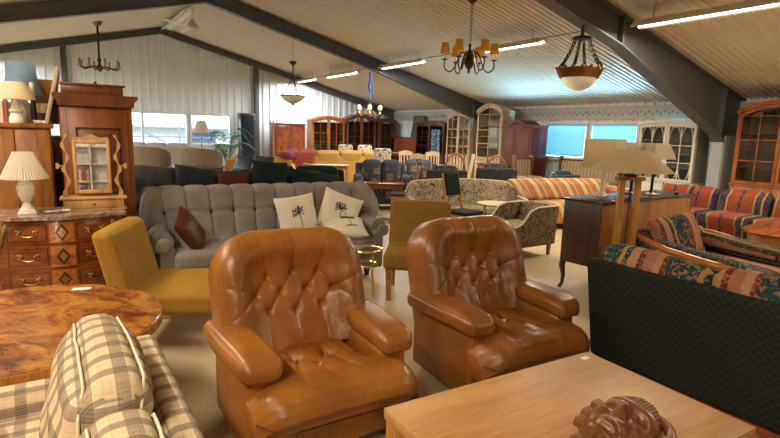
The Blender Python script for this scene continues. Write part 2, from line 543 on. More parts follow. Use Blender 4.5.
X = {}
def setup_materials():
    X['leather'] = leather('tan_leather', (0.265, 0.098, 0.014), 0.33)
    X['leather2'] = leather('brown_shaded_leather', (0.205, 0.074, 0.013), 0.31)  # tan darkened for the right armchair's shade; plain brown on the loose cushion
    X['piping'] = plain('leather_piping', (0.13, 0.035, 0.01), 0.5)
    X['button'] = plain('leather_button', (0.25, 0.09, 0.02), 0.4)
    X['black'] = plain('black_plastic', (0.012, 0.012, 0.013), 0.45)
    X['mustard'] = fabric('mustard_velvet', (0.30, 0.165, 0.024), 0.8, 0.22, 200, 0.1, 0.6)
    X['mustard_dark'] = fabric('mustard_velvet_olive', (0.21, 0.115, 0.018), 0.8, 0.2, 200, 0.1, 0.5)
    X['grey'] = fabric('grey_wool', (0.21, 0.195, 0.18), 0.95, 0.45, 380, 0.4)
    X['white_fab'] = fabric('cream_linen', (0.68, 0.62, 0.52), 0.95, 0.1, 420, 0.3)
    X['satin'] = fabric('brown_satin', (0.075, 0.02, 0.009), 0.4, 0.5, 60, 0.2)
    X['navy'] = fabric('navy_cloth', (0.012, 0.017, 0.022), 0.85, 0.4)
    X['charcoal'] = fabric('charcoal_cloth', (0.045, 0.045, 0.045), 0.9, 0.4)
    X['blue_leather'] = plain('dark_blue_leatherette', (0.012, 0.03, 0.055), 0.4)
    X['dark_green'] = fabric('black_green_cloth', (0.008, 0.014, 0.013), 0.9, 0.4)
    X['wine'] = fabric('wine_red_cloth', (0.07, 0.012, 0.014), 0.8, 0.3)
    X['beige'] = floral('beige_damask', [(0.17, 0.135, 0.10), (0.23, 0.18, 0.135), (0.15, 0.115, 0.08)], 20)
    X['lightgrey'] = fabric('pale_grey_cloth', (0.33, 0.32, 0.31), 0.95, 0.15)
    X['cream_fab'] = fabric('cream_cloth', (0.50, 0.44, 0.36), 0.95, 0.12)
    X['yellow'] = fabric('yellow_ochre_cloth', (0.46, 0.27, 0.08), 0.9, 0.12)
    X['pink'] = fabric('rose_cloth', (0.33, 0.085, 0.07), 0.9, 0.15)
    X['mauve'] = fabric('mauve_knit', (0.22, 0.05, 0.09), 0.95, 0.4, 60, 0.5)
    X['plaid'] = plaid('plaid_cotton')
    X['plaid_pipe'] = fabric('cream_cord', (0.68, 0.6, 0.45), 0.9, 0.1)
    X['teal'] = lattice('teal_lattice', (0.010, 0.016, 0.018), (0.06, 0.042, 0.022), 20, ('x', 'z'))
    kel = [(0, (0.012, 0.045, 0.05)), (0.2, (0.13, 0.025, 0.025)), (0.27, (0.42, 0.24, 0.13)), (0.36, (0.34, 0.14, 0.08)), (0.50, (0.13, 0.024, 0.028)), (0.58, (0.42, 0.24, 0.13)), (0.7, (0.012, 0.04, 0.045)), (0.78, (0.42, 0.27, 0.1)), (0.83, (0.012, 0.055, 0.06))]
    X['kelim'] = striped('teal_rose_tapestry', kel, 2.1, 'x', 0.02, ((0.45, 0.22, 0.12), 26, 0.55))
    k2 = [(0, (0.19, 0.028, 0.013)), (0.26, (0.24, 0.15, 0.055)), (0.30, (0.012, 0.016, 0.04)), (0.42, (0.28, 0.18, 0.06)), (0.46, (0.012, 0.016, 0.045)), (0.66, (0.30, 0.19, 0.07)), (0.70, (0.20, 0.032, 0.014)), (0.94, (0.02, 0.02, 0.04))]
    X['kelim2'] = striped('red_navy_tapestry', k2, 1.55, 'x', 0.03, ((0.18, 0.08, 0.03), 28, 0.5))
    k3 = [(0, (0.42, 0.16, 0.09)), (0.26, (0.05, 0.045, 0.03)), (0.30, (0.52, 0.38, 0.14)), (0.40, (0.56, 0.47, 0.28)), (0.56, (0.50, 0.36, 0.13)), (0.64, (0.06, 0.06, 0.035)), (0.68, (0.44, 0.18, 0.11)), (0.86, (0.55, 0.45, 0.27)), (0.93, (0.40, 0.14, 0.08))]
    X['orange_stripe'] = striped('salmon_yellow_stripe', k3, 2.9, 'x', 0.02, ((0.55, 0.27, 0.14), 22, 0.4), 0.55)
    X['beige_stripe'] = striped('beige_stripe', [(0, (0.46, 0.33, 0.2)), (0.5, (0.27, 0.14, 0.08)), (0.7, (0.42, 0.3, 0.18))], 9, 'x')
    X['floral'] = floral('beige_floral', [(0.05, 0.05, 0.045), (0.17, 0.15, 0.10), (0.36, 0.30, 0.20), (0.46, 0.39, 0.27), (0.20, 0.17, 0.12), (0.14, 0.13, 0.11)], 11)
    X['floral2'] = floral('olive_floral', [(0.02, 0.02, 0.019), (0.08, 0.07, 0.045), (0.20, 0.15, 0.08), (0.03, 0.03, 0.03), (0.14, 0.11, 0.06)], 11)
    X['bluepat'] = patches('blue_tan_tapestry', (0.065, 0.072, 0.105), (0.42, 0.27, 0.14), (0.25, 0.15, 0.1), 4)
    X['bluepat2'] = patches('slate_tan_tapestry', (0.045, 0.047, 0.062), (0.16, 0.11, 0.06), (0.10, 0.07, 0.05), 9)
    X['cow'] = floral('black_white_hide', [(0.65, 0.6, 0.5), (0.65, 0.6, 0.5), (0.03, 0.03, 0.03), (0.62, 0.58, 0.48)], 9)
    # woods
    X['oak_top'] = planks('oak_tabletop', (0.54, 0.305, 0.11), (0.36, 0.18, 0.055), 0.13, 0.42)
    X['oak'] = wood('golden_oak', (0.33, 0.145, 0.035), (0.19, 0.07, 0.015), 'z', 9, 0.4, 9)
    X['oak_post'] = wood('honey_pine', (0.50, 0.24, 0.05), (0.38, 0.17, 0.03), 'z', 9, 0.35, 12)
    X['sideboard'] = wood('sideboard_oak', (0.35, 0.14, 0.024), (0.17, 0.058, 0.010), 'z', 9, 0.4, 10)
    X['dark_wood'] = wood('dark_stained_wood', (0.05, 0.022, 0.012), (0.022, 0.010, 0.006), 'z', 8, 0.35, 8)
    X['dark_top'] = wood('dark_polished_top', (0.045, 0.03, 0.024), (0.02, 0.013, 0.010), 'x', 8, 0.22, 8)
    X['armoire'] = wood('chestnut_red_wood', (0.26, 0.082, 0.018), (0.14, 0.036, 0.010), 'z', 8, 0.32, 10)
    X['armoire_dark'] = wood('armoire_moulding', (0.17, 0.047, 0.012), (0.09, 0.022, 0.007), 'z', 8, 0.3, 10)
    X['mahog'] = wood('mahogany', (0.20, 0.05, 0.018), (0.11, 0.022, 0.010), 'z', 7, 0.28, 6, 0.25, 2.0)
    X['flame'] = wood('flame_mahogany', (0.30, 0.075, 0.018), (0.12, 0.024, 0.008), 'z', 5, 0.25, 3, 0.2, 3.0)
    X['redwood'] = wood('cherry_red_wood', (0.13, 0.020, 0.012), (0.075, 0.010, 0.008), 'z', 7, 0.25, 10)
    X['walnut'] = wood('walnut_brown', (0.16, 0.06, 0.02), (0.08, 0.028, 0.01), 'z', 8, 0.32, 9)
    X['darkwalnut'] = wood('dark_walnut', (0.07, 0.026, 0.012), (0.035, 0.013, 0.007), 'z', 8, 0.32, 9)
    X['cherry'] = wood('cherry_orange_wood', (0.36, 0.12, 0.025), (0.22, 0.06, 0.014), 'z', 8, 0.3, 9)
    X['pine'] = wood('pale_pine', (0.62, 0.49, 0.32), (0.52, 0.38, 0.22), 'z', 8, 0.45, 10)
    X['limed'] = wood('limed_oak', (0.50, 0.39, 0.24), (0.36, 0.26, 0.15), 'z', 9, 0.5, 10)
    X['mirror_wood'] = wood('honey_beech', (0.52, 0.30, 0.12), (0.42, 0.22, 0.075), 'z', 9, 0.4, 8)
    X['rosewood'] = wood('rosewood_rail', (0.28, 0.075, 0.018), (0.16, 0.035, 0.010), 'x', 8, 0.2, 10)
    X['orange_rail'] = wood('orange_stained_rail', (0.45, 0.16, 0.03), (0.32, 0.10, 0.018), 'y', 8, 0.18, 12)
    X['teak'] = wood('teak', (0.34, 0.15, 0.045), (0.22, 0.085, 0.025), 'x', 8, 0.35, 10)
    X['mask'] = wood('carved_hardwood', (0.21, 0.08, 0.027), (0.11, 0.035, 0.012), 'x', 11, 0.3, 4)
    X['kingwood'] = wood('kingwood_veneer', (0.23, 0.066, 0.014), (0.12, 0.030, 0.008), 'x', 9, 0.2, 5, 0.3, 1.5)
    X['tulip'] = wood('inlay_veneer', (0.42, 0.15, 0.035), (0.27, 0.08, 0.018), 'x', 14, 0.2, 3, 0.3, 1.5)
    X['inlay_dark'] = wood('dark_inlay', (0.09, 0.025, 0.01), (0.04, 0.012, 0.006), 'x', 9, 0.2, 5)
    X['burl'] = burl('burl_veneer', (0.36, 0.15, 0.03), (0.23, 0.072, 0.014), (0.07, 0.018, 0.005))
    X['burl_edge'] = wood('burl_edge', (0.48, 0.20, 0.04), (0.32, 0.11, 0.02), 'z', 12, 0.2, 3)
    X['marble'] = marble('red_brown_marble', (0.20, 0.115, 0.085), (0.09, 0.045, 0.035), (0.55, 0.48, 0.42))
    # metals, paints
    X['brass'] = metal('brass', (0.72, 0.45, 0.16), 0.28)
    X['oldbrass'] = metal('aged_brass', (0.36, 0.24, 0.10), 0.4)
    X['bronze'] = metal('dark_bronze', (0.075, 0.05, 0.03), 0.45)
    X['bronze_band'] = metal('brown_bronze', (0.22, 0.11, 0.04), 0.4)
    X['iron'] = plain('black_iron', (0.015, 0.014, 0.013), 0.5)
    X['gold'] = metal('gilt', (0.8, 0.55, 0.2), 0.25)
    X['chrome'] = metal('steel', (0.6, 0.6, 0.6), 0.25)
    X['white'] = plain('white_paint', (0.66, 0.64, 0.60), 0.5)
    X['white_gloss'] = plain('white_ceramic', (0.72, 0.68, 0.62), 0.15)
    X['white_cab'] = plain('grey_white_paint', (0.60, 0.57, 0.51), 0.5)
    X['grey_side'] = plain('cabinet_side_grey', (0.23, 0.21, 0.19), 0.55)  # darker grey for the white cabinet's sides and inside
    X['steel_paint'] = plain('grey_steel_paint', (0.075, 0.078, 0.082), 0.5)
    X['steel_light'] = plain('pale_grey_paint', (0.30, 0.33, 0.36), 0.5)
    X['frame_white'] = plain('window_white', (0.60, 0.64, 0.68), 0.4)
    X['shade_cream'] = shade_mat('cream_shade', (0.78, 0.66, 0.45))
    X['shade_white'] = shade_mat('white_shade', (0.74, 0.68, 0.58))
    X['shade_tan'] = shade_mat('tan_shade', (0.70, 0.58, 0.36))
    X['shade_amber'] = shade_mat('amber_shade', (0.78, 0.40, 0.06))
    X['shade_blue'] = shade_mat('blue_shade', (0.24, 0.34, 0.48))
    X['blind'] = shade_mat('pale_blue_blind', (0.46, 0.66, 0.74), 0.35)
    X['alabaster'] = shade_mat('alabaster', (0.62, 0.54, 0.40), 0.5)
    X['frosted'] = shade_mat('frosted_glass', (0.75, 0.7, 0.62), 0.5)
    X['glass'] = glass('window_glass', (0.93, 0.97, 0.98), 0.05)
    X['cab_glass'] = glass('cabinet_glass', (0.90, 0.91, 0.90), 0.1)
    X['mirror'] = metal('mirror_silver', (0.9, 0.9, 0.9), 0.02)
    X['tube'] = emit('lit_tube', (1.0, 0.97, 0.92), 9.0)
    X['bulb'] = emit('opal_bulb', (1.0, 0.95, 0.85), 0.25)
    X['paper'] = plain('white_paper', (0.75, 0.73, 0.7), 0.8)
    X['blue_rope'] = fabric('blue_strap', (0.03, 0.05, 0.16), 0.8)
    X['leaf'] = plain('palm_leaf', (0.03, 0.14, 0.07), 0.5)
    X['ink'] = plain('dark_ink', (0.02, 0.025, 0.035), 0.8)
    X['stem_green'] = plain('green_ink', (0.06, 0.10, 0.04), 0.8)
    X['orange_card'] = plain('orange_board', (0.55, 0.27, 0.06), 0.6)
    X['canvas'] = plain('dim_picture', (0.05, 0.08, 0.05), 0.5)
setup_materials()
# ---------------------------------------------------------------- the hall
XL, XR, YG, YB, XRIDGE = -6.0, 12.4, 19.1, -6.0, 3.2
def roof(x): return 4.73 - 0.246 * abs(x - XRIDGE)

def floor_mat():
    M = MT('painted_concrete', 0.42, 0, 0.4, (0.5, 0.42, 0.32))
    v = M.co()
    x, y, z = M.sep(v)
    n = M.noise(v, 1.3, 6, 0.4); f = M.noise(v, 38, 4)
    col = M.ramp(M.math('ADD', M.math('MULTIPLY', n, 0.75), M.math('MULTIPLY', f, 0.25)), [(0.35, (0.47, 0.375, 0.24)), (0.65, (0.57, 0.46, 0.30))])
    line = M.math('MAXIMUM', band(M, M.math('ADD', x, 30.2), 0.8, 0, 0.006), band(M, M.math('ADD', y, 30.4), 0.8, 0, 0.006))
    M.base(M.mix(M.math('MULTIPLY', line, 0.4), col, (0.30, 0.22, 0.13)))
    M.rough(M.math('ADD', 0.36, M.math('MULTIPLY', n, 0.2)))
    return M.m
struct('floor', box(XL - 0.2, XR + 0.2, YB - 0.2, YG + 0.2, -0.12, 0), floor_mat())

def profile(a, b, per, rib, dep, slope):
    """trapezoid ribs: list of (position, offset) from a to b"""
    out = []; k = a
    while k < b - 1e-6:
        out += [(k, 0), (k + per - rib - 2 * slope, 0), (k + per - rib - slope, dep), (k + per - slope, dep)]
        k += per
    out = [p for p in out if p[0] <= b] + [(b, 0)]
    return out

ceil_m = plain('cream_roof_sheet', (0.60, 0.55, 0.46), 0.55)
g = G()
pr = profile(YB - 0.1, YG + 0.05, 0.13, 0.042, -0.022, 0.012)
for xa, xb in ((XRIDGE, XR + 0.05), (XL - 0.05, XRIDGE)):
    gg = G()
    for y, o in pr:
        gg.v += [(xa, y, roof(xa) + 0.03 + o), (xb, y, roof(xb) + 0.03 + o)]
    gg.f = [(2 * i, 2 * i + 1, 2 * i + 3, 2 * i + 2) for i in range(len(pr) - 1)]
    g.add(gg)
# upper skin so that no daylight leaks through
g.add(prism([(XL - 0.3, roof(XL - 0.3) + 0.14), (XRIDGE, 4.90), (XR + 0.3, roof(XR + 0.3) + 0.14), (XR + 0.3, roof(XR + 0.3) + 0.2), (XRIDGE, 4.98), (XL - 0.3, roof(XL - 0.3) + 0.2)], 'y', YB - 0.3, YG + 0.3))
struct('ceiling', g, ceil_m, None, False, 20)

def rib_wall(name, axis, fixed, a, b, top, holes, m, sign):
    """ribbed sheet wall with rectangular openings (a0,a1,z0,z1); ribs stand into the room"""
    pr = profile(a, b, 0.26, 0.07, sign * 0.03, 0.02)
    cuts = sorted({h[0] for h in holes} | {h[1] for h in holes})
    for c in cuts:
        if all(abs(p[0] - c) > 1e-4 for p in pr):
            i = max(k for k, p in enumerate(pr) if p[0] < c)
            p, q = pr[i], pr[i + 1]
            t = (c - p[0]) / (q[0] - p[0]); pr.insert(i + 1, (c, p[1] + (q[1] - p[1]) * t))
    if axis == 'x' and a < XRIDGE < b:
        i = max(k for k, p in enumerate(pr) if p[0] < XRIDGE); pr.insert(i + 1, (XRIDGE, pr[i][1]))
    g = G()
    P = (lambda s, o, z: (s, fixed + o, z)) if axis == 'x' else (lambda s, o, z: (fixed + o, s, z))
    def quad(p, q, z0, z1, z2):
        n = len(g.v)
        g.v += [P(p[0], p[1], z0), P(q[0], q[1], z0), P(q[0], q[1], z2), P(p[0], p[1], z1)]
        g.f.append((n, n + 1, n + 2, n + 3))
    for p, q in zip(pr, pr[1:]):
        mid = (p[0] + q[0]) / 2
        hs = sorted([h for h in holes if h[0] < mid < h[1]], key=lambda h: h[2])
        z = 0
        for h in hs:
            quad(p, q, z, h[2], h[2]); z = h[3]
        quad(p, q, z, top(p[0]), top(q[0]))
    return struct(name, g, m, None, False, 20)

wall_m = plain('pale_wall_sheet', (0.70, 0.735, 0.76), 0.5)
WG = [(1.15, 3.99, 0.93, 2.03), (4.03, 5.47, 0.93, 2.03)]
rib_wall('wall_far', 'x', YG, XL, XR, lambda x: roof(x) + 0.04, WG, wall_m, -1)
WR = [(9.22, 10.72, 0.95, 2.0), (7.72, 9.16, 0.95, 2.0), (6.3, 7.62, 0.95, 2.0)]
rib_wall('wall_right', 'y', XR, YB, YG, lambda y: roof(XR) + 0.04, WR, wall_m, -1)
struct('wall_left', box(XL - 0.12, XL, YB - 0.1, YG + 0.1, 0, roof(XL) + 0.05), plain('left_wall', (0.5, 0.47, 0.42), 0.6))
struct('wall_back', prism([(XL, 0), (XR, 0), (XR, roof(XR) + 0.03), (XRIDGE, 4.75), (XL, roof(XL) + 0.03)], 'y', YB - 0.12, YB), plain('back_wall', (0.5, 0.47, 0.42), 0.6))

# portal frames
def portal(name, yc, dep=0.40, fl=0.2, hd=8.25, hz=1.72):
    w = G()
    for s in (1, -1):
        X2 = lambda d: XRIDGE + s * d          # d: distance from the ridge
        poly = [(0, 4.70), (9.15, roof(XRIDGE + 9.15) - 0.02), (9.15, 0), (hd + 0.5, 0), (hd + 0.2, 0), (hd + 0.2, hz - 0.17), (hd, hz), (4.7, roof(XRIDGE + 4.7) - dep - 0.04), (0, 4.70 - dep)]
        p = [(X2(d), z) for d, z in poly]
        w.add(prism(p, 'y', yc - 0.012, yc + 0.012))
        low = [(0, 4.70 - dep), (4.7, roof(XRIDGE + 4.7) - dep - 0.04), (hd, hz), (hd + 0.2, hz - 0.17), (hd + 0.2, 0)]
        for a, b in zip(low, low[1:]):
            w.add(bar((X2(a[0]), yc, a[1]), (X2(b[0]), yc, b[1]), *((fl, 0.022) if abs(a[0] - b[0]) > 0.01 else (0.022, fl))))
        w.add(bar((X2(0), yc, 4.69), (X2(9.15), yc, roof(XRIDGE + 9.15) - 0.03), fl, 0.022))
        for d in (0.02, 4.7, 8.3):             # stiffener plates
            w.add(box(*sorted((X2(d) - 0.012, X2(d) + 0.012)), yc - fl / 2 + 0.01, yc + fl / 2 - 0.01, (roof(XRIDGE + d) - dep if d < 8 else 1.75), roof(XRIDGE + d) - 0.05))
    return struct(name, w, X['steel_paint'])
portal('trim_1', 18.92, 0.18, 0.14, 8.75, 2.3)
portal('trim_2', 13.0, 0.30, 0.18, 8.72, 1.98)
portal('trim_3', 5.5, 0.46, 0.26)
portal('trim_4', -1.9, 0.46, 0.26)
# pale facing on the near column, gable posts, eaves frieze
struct('trim_5', box(11.60, 11.63, 5.38, 5.62, 0, 1.56).add(box(11.63, 12.36, 5.36, 5.38, 0, 1.7)), X['steel_light'])
for i, x in enumerate((0.45, 6.36)):
    struct('trim_%d' % (6 + i), box(x - 0.08, x + 0.08, 18.88, 19.04, 0, roof(x) - 0.2, 0.01), X['steel_paint'])
fr = box(12.33, 12.37, YB, YG - 0.1, 2.33, 2.41).add(box(12.33, 12.37, YB, YG - 0.1, 2.07, 2.11), box(12.345, 12.365, YB, YG - 0.1, 2.11, 2.33))
for i in range(150):
    y = 4.0 + i * 0.1
    fr.add(box(12.31, 12.345, y, y + 0.045, 2.17 + 0.06 * (i % 2), 2.23 + 0.05 * (i % 2)))
struct('trim_8', fr, plain('frieze_grey_white', (0.42, 0.41, 0.38), 0.6))

# windows
def window(n, axis, fixed, a, b, z0, z1, muls, blind=False):
    """frame with glass panes; axis of the wall"""
    def bx(s0, s1, o0, o1, c0, c1, bv=0.006):
        return box(s0, s1, fixed + o0, fixed + o1, c0, c1, bv) if axis == 'x' else box(fixed + o0, fixed + o1, s0, s1, c0, c1, bv)
    w = 0.07
    f = bx(a, b, -0.05, 0.09, z0, z0 + w).add(bx(a, b, -0.05, 0.09, z1 - w, z1), bx(a, a + w, -0.05, 0.09, z0 + w, z1 - w), bx(b - w, b, -0.05, 0.09, z0 + w, z1 - w))
    for m in muls: f.add(bx(m - 0.035, m + 0.035, -0.03, 0.07, z0 + w, z1 - w))
    f.add(bx(a - 0.03, b + 0.03, -0.11, -0.03, z0 - 0.035, z0))
    root = struct('window_%d' % n, f, X['frame_white'])
    struct('glass_pane', bx(a + w, b - w, 0.02, 0.026, z0 + w, z1 - w, 0), X['glass'], root)
    if blind:
        g = G(); k = z0 + 0.09
        while k < z1 - 0.1:
            q = bx(a + 0.09, b - 0.09, -0.001, 0.001, k, k + 0.07, 0)
            q.rot('Y' if axis == 'y' else 'X', -50, (fixed, (a + b) / 2, k + 0.035) if axis == 'y' else ((a + b) / 2, fixed, k + 0.035))
            g.add(q.mv(-0.03 if axis == 'y' else 0, 0, 0)); k += 0.045
        g.add(bx(a + 0.08, b - 0.08, -0.055, -0.01, z1 - 0.115, z1 - 0.075, 0))
        struct('blind', g, X['blind'], root)
window(1, 'x', YG, 1.15, 3.99, 0.93, 2.03, [2.56])
window(2, 'x', YG, 4.03, 5.47, 0.93, 2.03, [])
window(3, 'y', XR, 9.22, 10.72, 0.95, 2.0, [], True)
window(4, 'y', XR, 7.72, 9.16, 0.95, 2.0, [], True)
window(5, 'y', XR, 6.3, 7.62, 0.95, 2.0, [], True)

# outside, seen through the far windows
struct('ground', box(-30, 40, 19.4, 60, -0.3, -0.15).add(box(12.8, 60, -20, 19.4, -0.3, -0.15)), plain('yard_gravel', (0.45, 0.43, 0.40), 0.9))
t = thing('neighbour_house', 'low pale rendered house with railings outside the far windows', 'house', (4.6, 26.5, -0.15))
part('wall', box(-6, 3.2, 0, 5, 0, 1.72), plain('cream_render', (0.62, 0.58, 0.47), 0.8), t)
part('roof', prism([(-0.6, 1.66), (5.4, 2.5), (5.4, 2.6), (-0.6, 1.78)], 'x', -6.4, 3.6), plain('house_roof', (0.45, 0.45, 0.44), 0.8), t)
for x in (-5.2, -2.4, 0.4, 3.1):
    part('post', bar((x, -0.7, 0), (x, -0.7, 1.70), 0.07), plain('grey_post', (0.16, 0.17, 0.19), 0.6), t)
rl = bar((-6.3, -0.75, 1.22), (3.5, -0.75, 1.22), 0.05).add(bar((-6.3, -0.75, 0.95), (3.5, -0.75, 0.95), 0.03), bar((-6.3, -0.75, 0.7), (3.5, -0.75, 0.7), 0.03))
part('railing', rl, plain('grey_railing', (0.14, 0.15, 0.17), 0.5), t)
part('stair_rail', bar((-1.6, -0.9, 1.7), (0.8, -0.9, 0.4), 0.07), plain('stair_grey', (0.14, 0.15, 0.17), 0.5), t)
for x in (-4.2, 1.6): part('window', box(x - 0.6, x + 0.6, -0.03, 0.05, 0.75, 1.5), plain('house_window', (0.07, 0.09, 0.11), 0.2), t)

# fluorescent battens hanging under both roof slopes, the catenary wire that carries them
TUBE = []
def batten(x, y, z, label, group=None, lit=True, rz=0, L=2.0, unlit_tilt=0):
    t = thing('fluorescent_batten', label, 'ceiling light', (x, y, z), rz, group)
    part('housing', prism([(-0.14, 0.0), (-0.06, 0.10), (0.06, 0.10), (0.14, 0.0), (0.125, -0.012), (0.0, 0.055), (-0.125, -0.012)], 'y', -L / 2, L / 2), X['white'], t)
    part('tube', lathe([(0, -L / 2 + 0.05), (0.017, -L / 2 + 0.05), (0.017, L / 2 - 0.05), (0, L / 2 - 0.05)], 10).rot('X', 90).mv(0, 0, 0.005), X['tube' if lit else 'white'], t)
    h = roof(x) - z
    for s in (-1, 1):
        part('hanger', tube([(0, s * L * 0.36, 0.07), (0, s * L * 0.36, h)], 0.006, 5), X['iron'], t)
    if lit:
        ld = bpy.data.lights.new('batten_light', 'AREA'); ld.shape = 'RECTANGLE'; ld.size = 0.16; ld.size_y = L - 0.1
        ld.energy = LAMP_W; ld.color = LAMP_C if y < 10 else LAMP_M if y < 13 else LAMP_F
        lo = bpy.data.objects.new('batten_light', ld); COL.objects.link(lo); lo.parent = t; lo.location = (0, 0, -0.02)
    return t
LAMP_W = 150; LAMP_C = (1.0, 0.83, 0.60); LAMP_M = (1.0, 0.92, 0.8); LAMP_F = (0.94, 0.98, 1.0)
nm = ['nearest the camera, at the right edge of the ceiling', 'behind the amber-shaded chandelier', 'midway down the right roof slope', 'beyond the brass chandelier', 'closest to the far gable, on the right slope']
for i, y in enumerate((4.15, 8.0, 11.75, 15.2, 17.9)):
    batten(7.85, y, 3.3, 'white fluorescent batten ' + nm[i], 'battens under the right roof slope', L=2.0 if i < 4 else 1.6)
for i, y in enumerate((0.3, -3.6)):
    batten(7.85, y, 3.3, ['white fluorescent batten of the right row, just behind the viewer', 'white fluorescent batten of the right row, by the back wall'][i], 'battens under the right roof slope')
ln = ['over the front part of the left slope', 'second from the back wall on the left slope', 'above the old wardrobes on the left slope', 'beyond the blue lampshade on the left slope', 'third from the far gable on the left slope', 'closest to the far gable on the left slope', 'by the back wall on the left slope']
for i, y in enumerate((4.15, 0.3, 8.0, 17.5, 11.75, 15.2, -3.6)):
    batten(-1.45, y, 3.3, 'white fluorescent batten ' + ln[i], 'battens under the left roof slope')
batten(3.28, 16.8, 4.58, 'unlit fluorescent batten under the roof ridge behind the fan', None, False, 0, 3.4)
w = G()
for x in (7.85,):
    w.add(tube([(x + 0.14, -5.9, 3.42), (x + 0.14, 18.9, 3.42)], 0.008, 5))
solo('catenary_wire', w, X['iron'], 'thin dark wire running along the row of fluorescent battens', 'wire')
# ---------------------------------------------------------------- foreground
def seg_d(px, pz, a, b):
    ax, az = a; bx_, bz = b
    dx, dz = bx_ - ax, bz - az
    L = dx * dx + dz * dz
    t = max(0, min(1, ((px - ax) * dx + (pz - az) * dz) / L)) if L else 0
    return math.hypot(px - ax - t * dx, pz - az - t * dz), t

def leather_chair(name, label, loc, rz, lm, group):
    t = thing(name, label, 'armchair', loc, rz, group)
    # tufted back pad
    A, B, RC = 0.42, 0.66, 0.235
    row1 = [(-0.15, 0.40), (0.0, 0.415), (0.15, 0.40)]
    row2 = [(-0.225, 0.305), (-0.075, 0.315), (0.075, 0.315), (0.225, 0.305)]
    row3 = [(-0.15, 0.215), (0.0, 0.205), (0.15, 0.215)]
    segs = []
    for i, p in enumerate(row1): segs += [(p, row2[i]), (p, row2[i + 1])]
    for i, p in enumerate(row3): segs += [(p, row2[i]), (p, row2[i + 1])]
    fades = [(row1[0], (-0.19, 0.62)), (row1[1], (0.0, 0.64)), (row1[2], (0.19, 0.62)), (row3[0], (-0.16, 0.02)), (row3[1], (0, 0.0)), (row3[2], (0.16, 0.02)),
             (row2[0], (-0.39, 0.37)), (row2[3], (0.39, 0.37)), (row2[0], (-0.36, 0.2)), (row2[3], (0.36, 0.2))]
    buts = row1 + row2 + row3
    rec = R(17)
    def plan(u, v):
        x = (2 * u - 1) * A; z = v * B
        if z > B - RC and abs(x) > A - RC:
            dx, dz = abs(x) - (A - RC), z - (B - RC)
            L = math.hypot(dx, dz)
            if L > 1e-9:
                k = max(dx, dz) / L; dx *= k; dz *= k
            x = math.copysign(A - RC + dx, x); z = B - RC + dz
        return x, z
    def edge(x, z):
        dx = A - abs(x); dz = B - z
        if z > B - RC and abs(x) > A - RC:
            return max(0, RC - math.hypot(abs(x) - (A - RC), z - (B - RC)))
        return max(0, min(dx, dz))
    def lean(x, y, z):
        c, s = math.cos(rec), math.sin(rec)
        return (x, 0.235 + y * c + z * s, 0.345 + z * c - y * s)
    def depth(x, z):
        s = edge(x, z)
        k = min(1, s / 0.085)
        d = 0.075 + 0.075 * math.sqrt(max(0, 1 - (1 - k) ** 2))
        puff = math.exp(-((s - 0.11) / 0.07) ** 2) * 0.035
        hollow = 0.034 * math.exp(-((x / 0.27) ** 4)) * math.exp(-(((z - 0.27) / 0.2) ** 4))
        d += puff - hollow
        for a, b in segs:
            q, _ = seg_d(x, z, a, b); d -= 0.007 * math.exp(-(q / 0.007) ** 2) + 0.0035 * math.exp(-(q / 0.03) ** 2)
        for a, b in fades:
            q, tt = seg_d(x, z, a, b); d -= 0.007 * (1 - 0.4 * tt) * math.exp(-(q / 0.006) ** 2) + 0.004 * (1 - tt) * math.exp(-(q / 0.03) ** 2)
        for bx_, bz in buts:
            q = math.hypot(x - bx_, z - bz); d -= 0.013 * math.exp(-(q / 0.020) ** 2)
        d += 0.003 * noise.noise(Vector((x * 9, z * 9, loc[0]))) * k + 0.003 * noise.noise(Vector((x * 40, z * 14, loc[0] + 3))) * k + 0.0015 * noise.noise(Vector((x * 70, z * 30, loc[0] + 5))) * k
        return d + 0.05 * (x / A) ** 2
    def front(u, v):
        x, z = plan(u, v); return lean(x, -depth(x, z), z)
    def back(u, v):
        x, z = plan(u, v); s = edge(x, z); k = min(1, s / 0.06)
        return lean(x * 0.99, 0.05 + 0.035 * math.sqrt(max(0, 1 - (1 - k) ** 2)), z * 0.995)
    bk = part('backrest', shell(front, back, 96, 76), lm, t, angle=60)
    for bx_, bz in buts:
        q = lean(bx_, -depth(bx_, bz) - 0.004, bz)
        part('button', ball(0, 0, 0, 0.0165, 1, 0.6, 1, 12, 6).rot('X', -17).mv(*q), X['button'], bk)
    st = G()
    for a, b in segs + fades:
        p3 = []
        for k in range(15):
            x, z = a[0] + (b[0] - a[0]) * k / 14, a[1] + (b[1] - a[1]) * k / 14
            p3.append(lean(x, -depth(x, z) - 0.0002, z))
        st.add(tube(p3, 0.0021, 5))
    part('stitching', st, X['piping'], bk)
    pts = []
    for i in range(41):
        if i <= 12: u, v = 0, i / 12
        elif i <= 28: u, v = (i - 12) / 16, 1
        else: u, v = 1, 1 - (i - 28) / 12
        x, z = plan(u, v); pts.append(lean(x * 0.985, -depth(x, z) - 0.0, z * 0.99))
    part('piping', tube(pts, 0.0045, 6), X['piping'], bk)
    # T-shaped seat cushion with a rolled front
    prof = [(-0.395, 0.215), (-0.45, 0.235), (-0.485, 0.27), (-0.497, 0.31), (-0.49, 0.35), (-0.465, 0.388), (-0.42, 0.413), (-0.36, 0.422), (-0.28, 0.418), (-0.2, 0.41), (-0.1, 0.402), (0.0, 0.395), (0.1, 0.388), (0.2, 0.38), (0.27, 0.375)]
    def pv(v):
        s = v * (len(prof) - 1); i = min(int(s), len(prof) - 2); f = s - i
        return [prof[i][k] + (prof[i + 1][k] - prof[i][k]) * f for k in (0, 1)]
    sb = [(-0.1, -0.06), (0.075, -0.05), (-0.02, -0.17)]
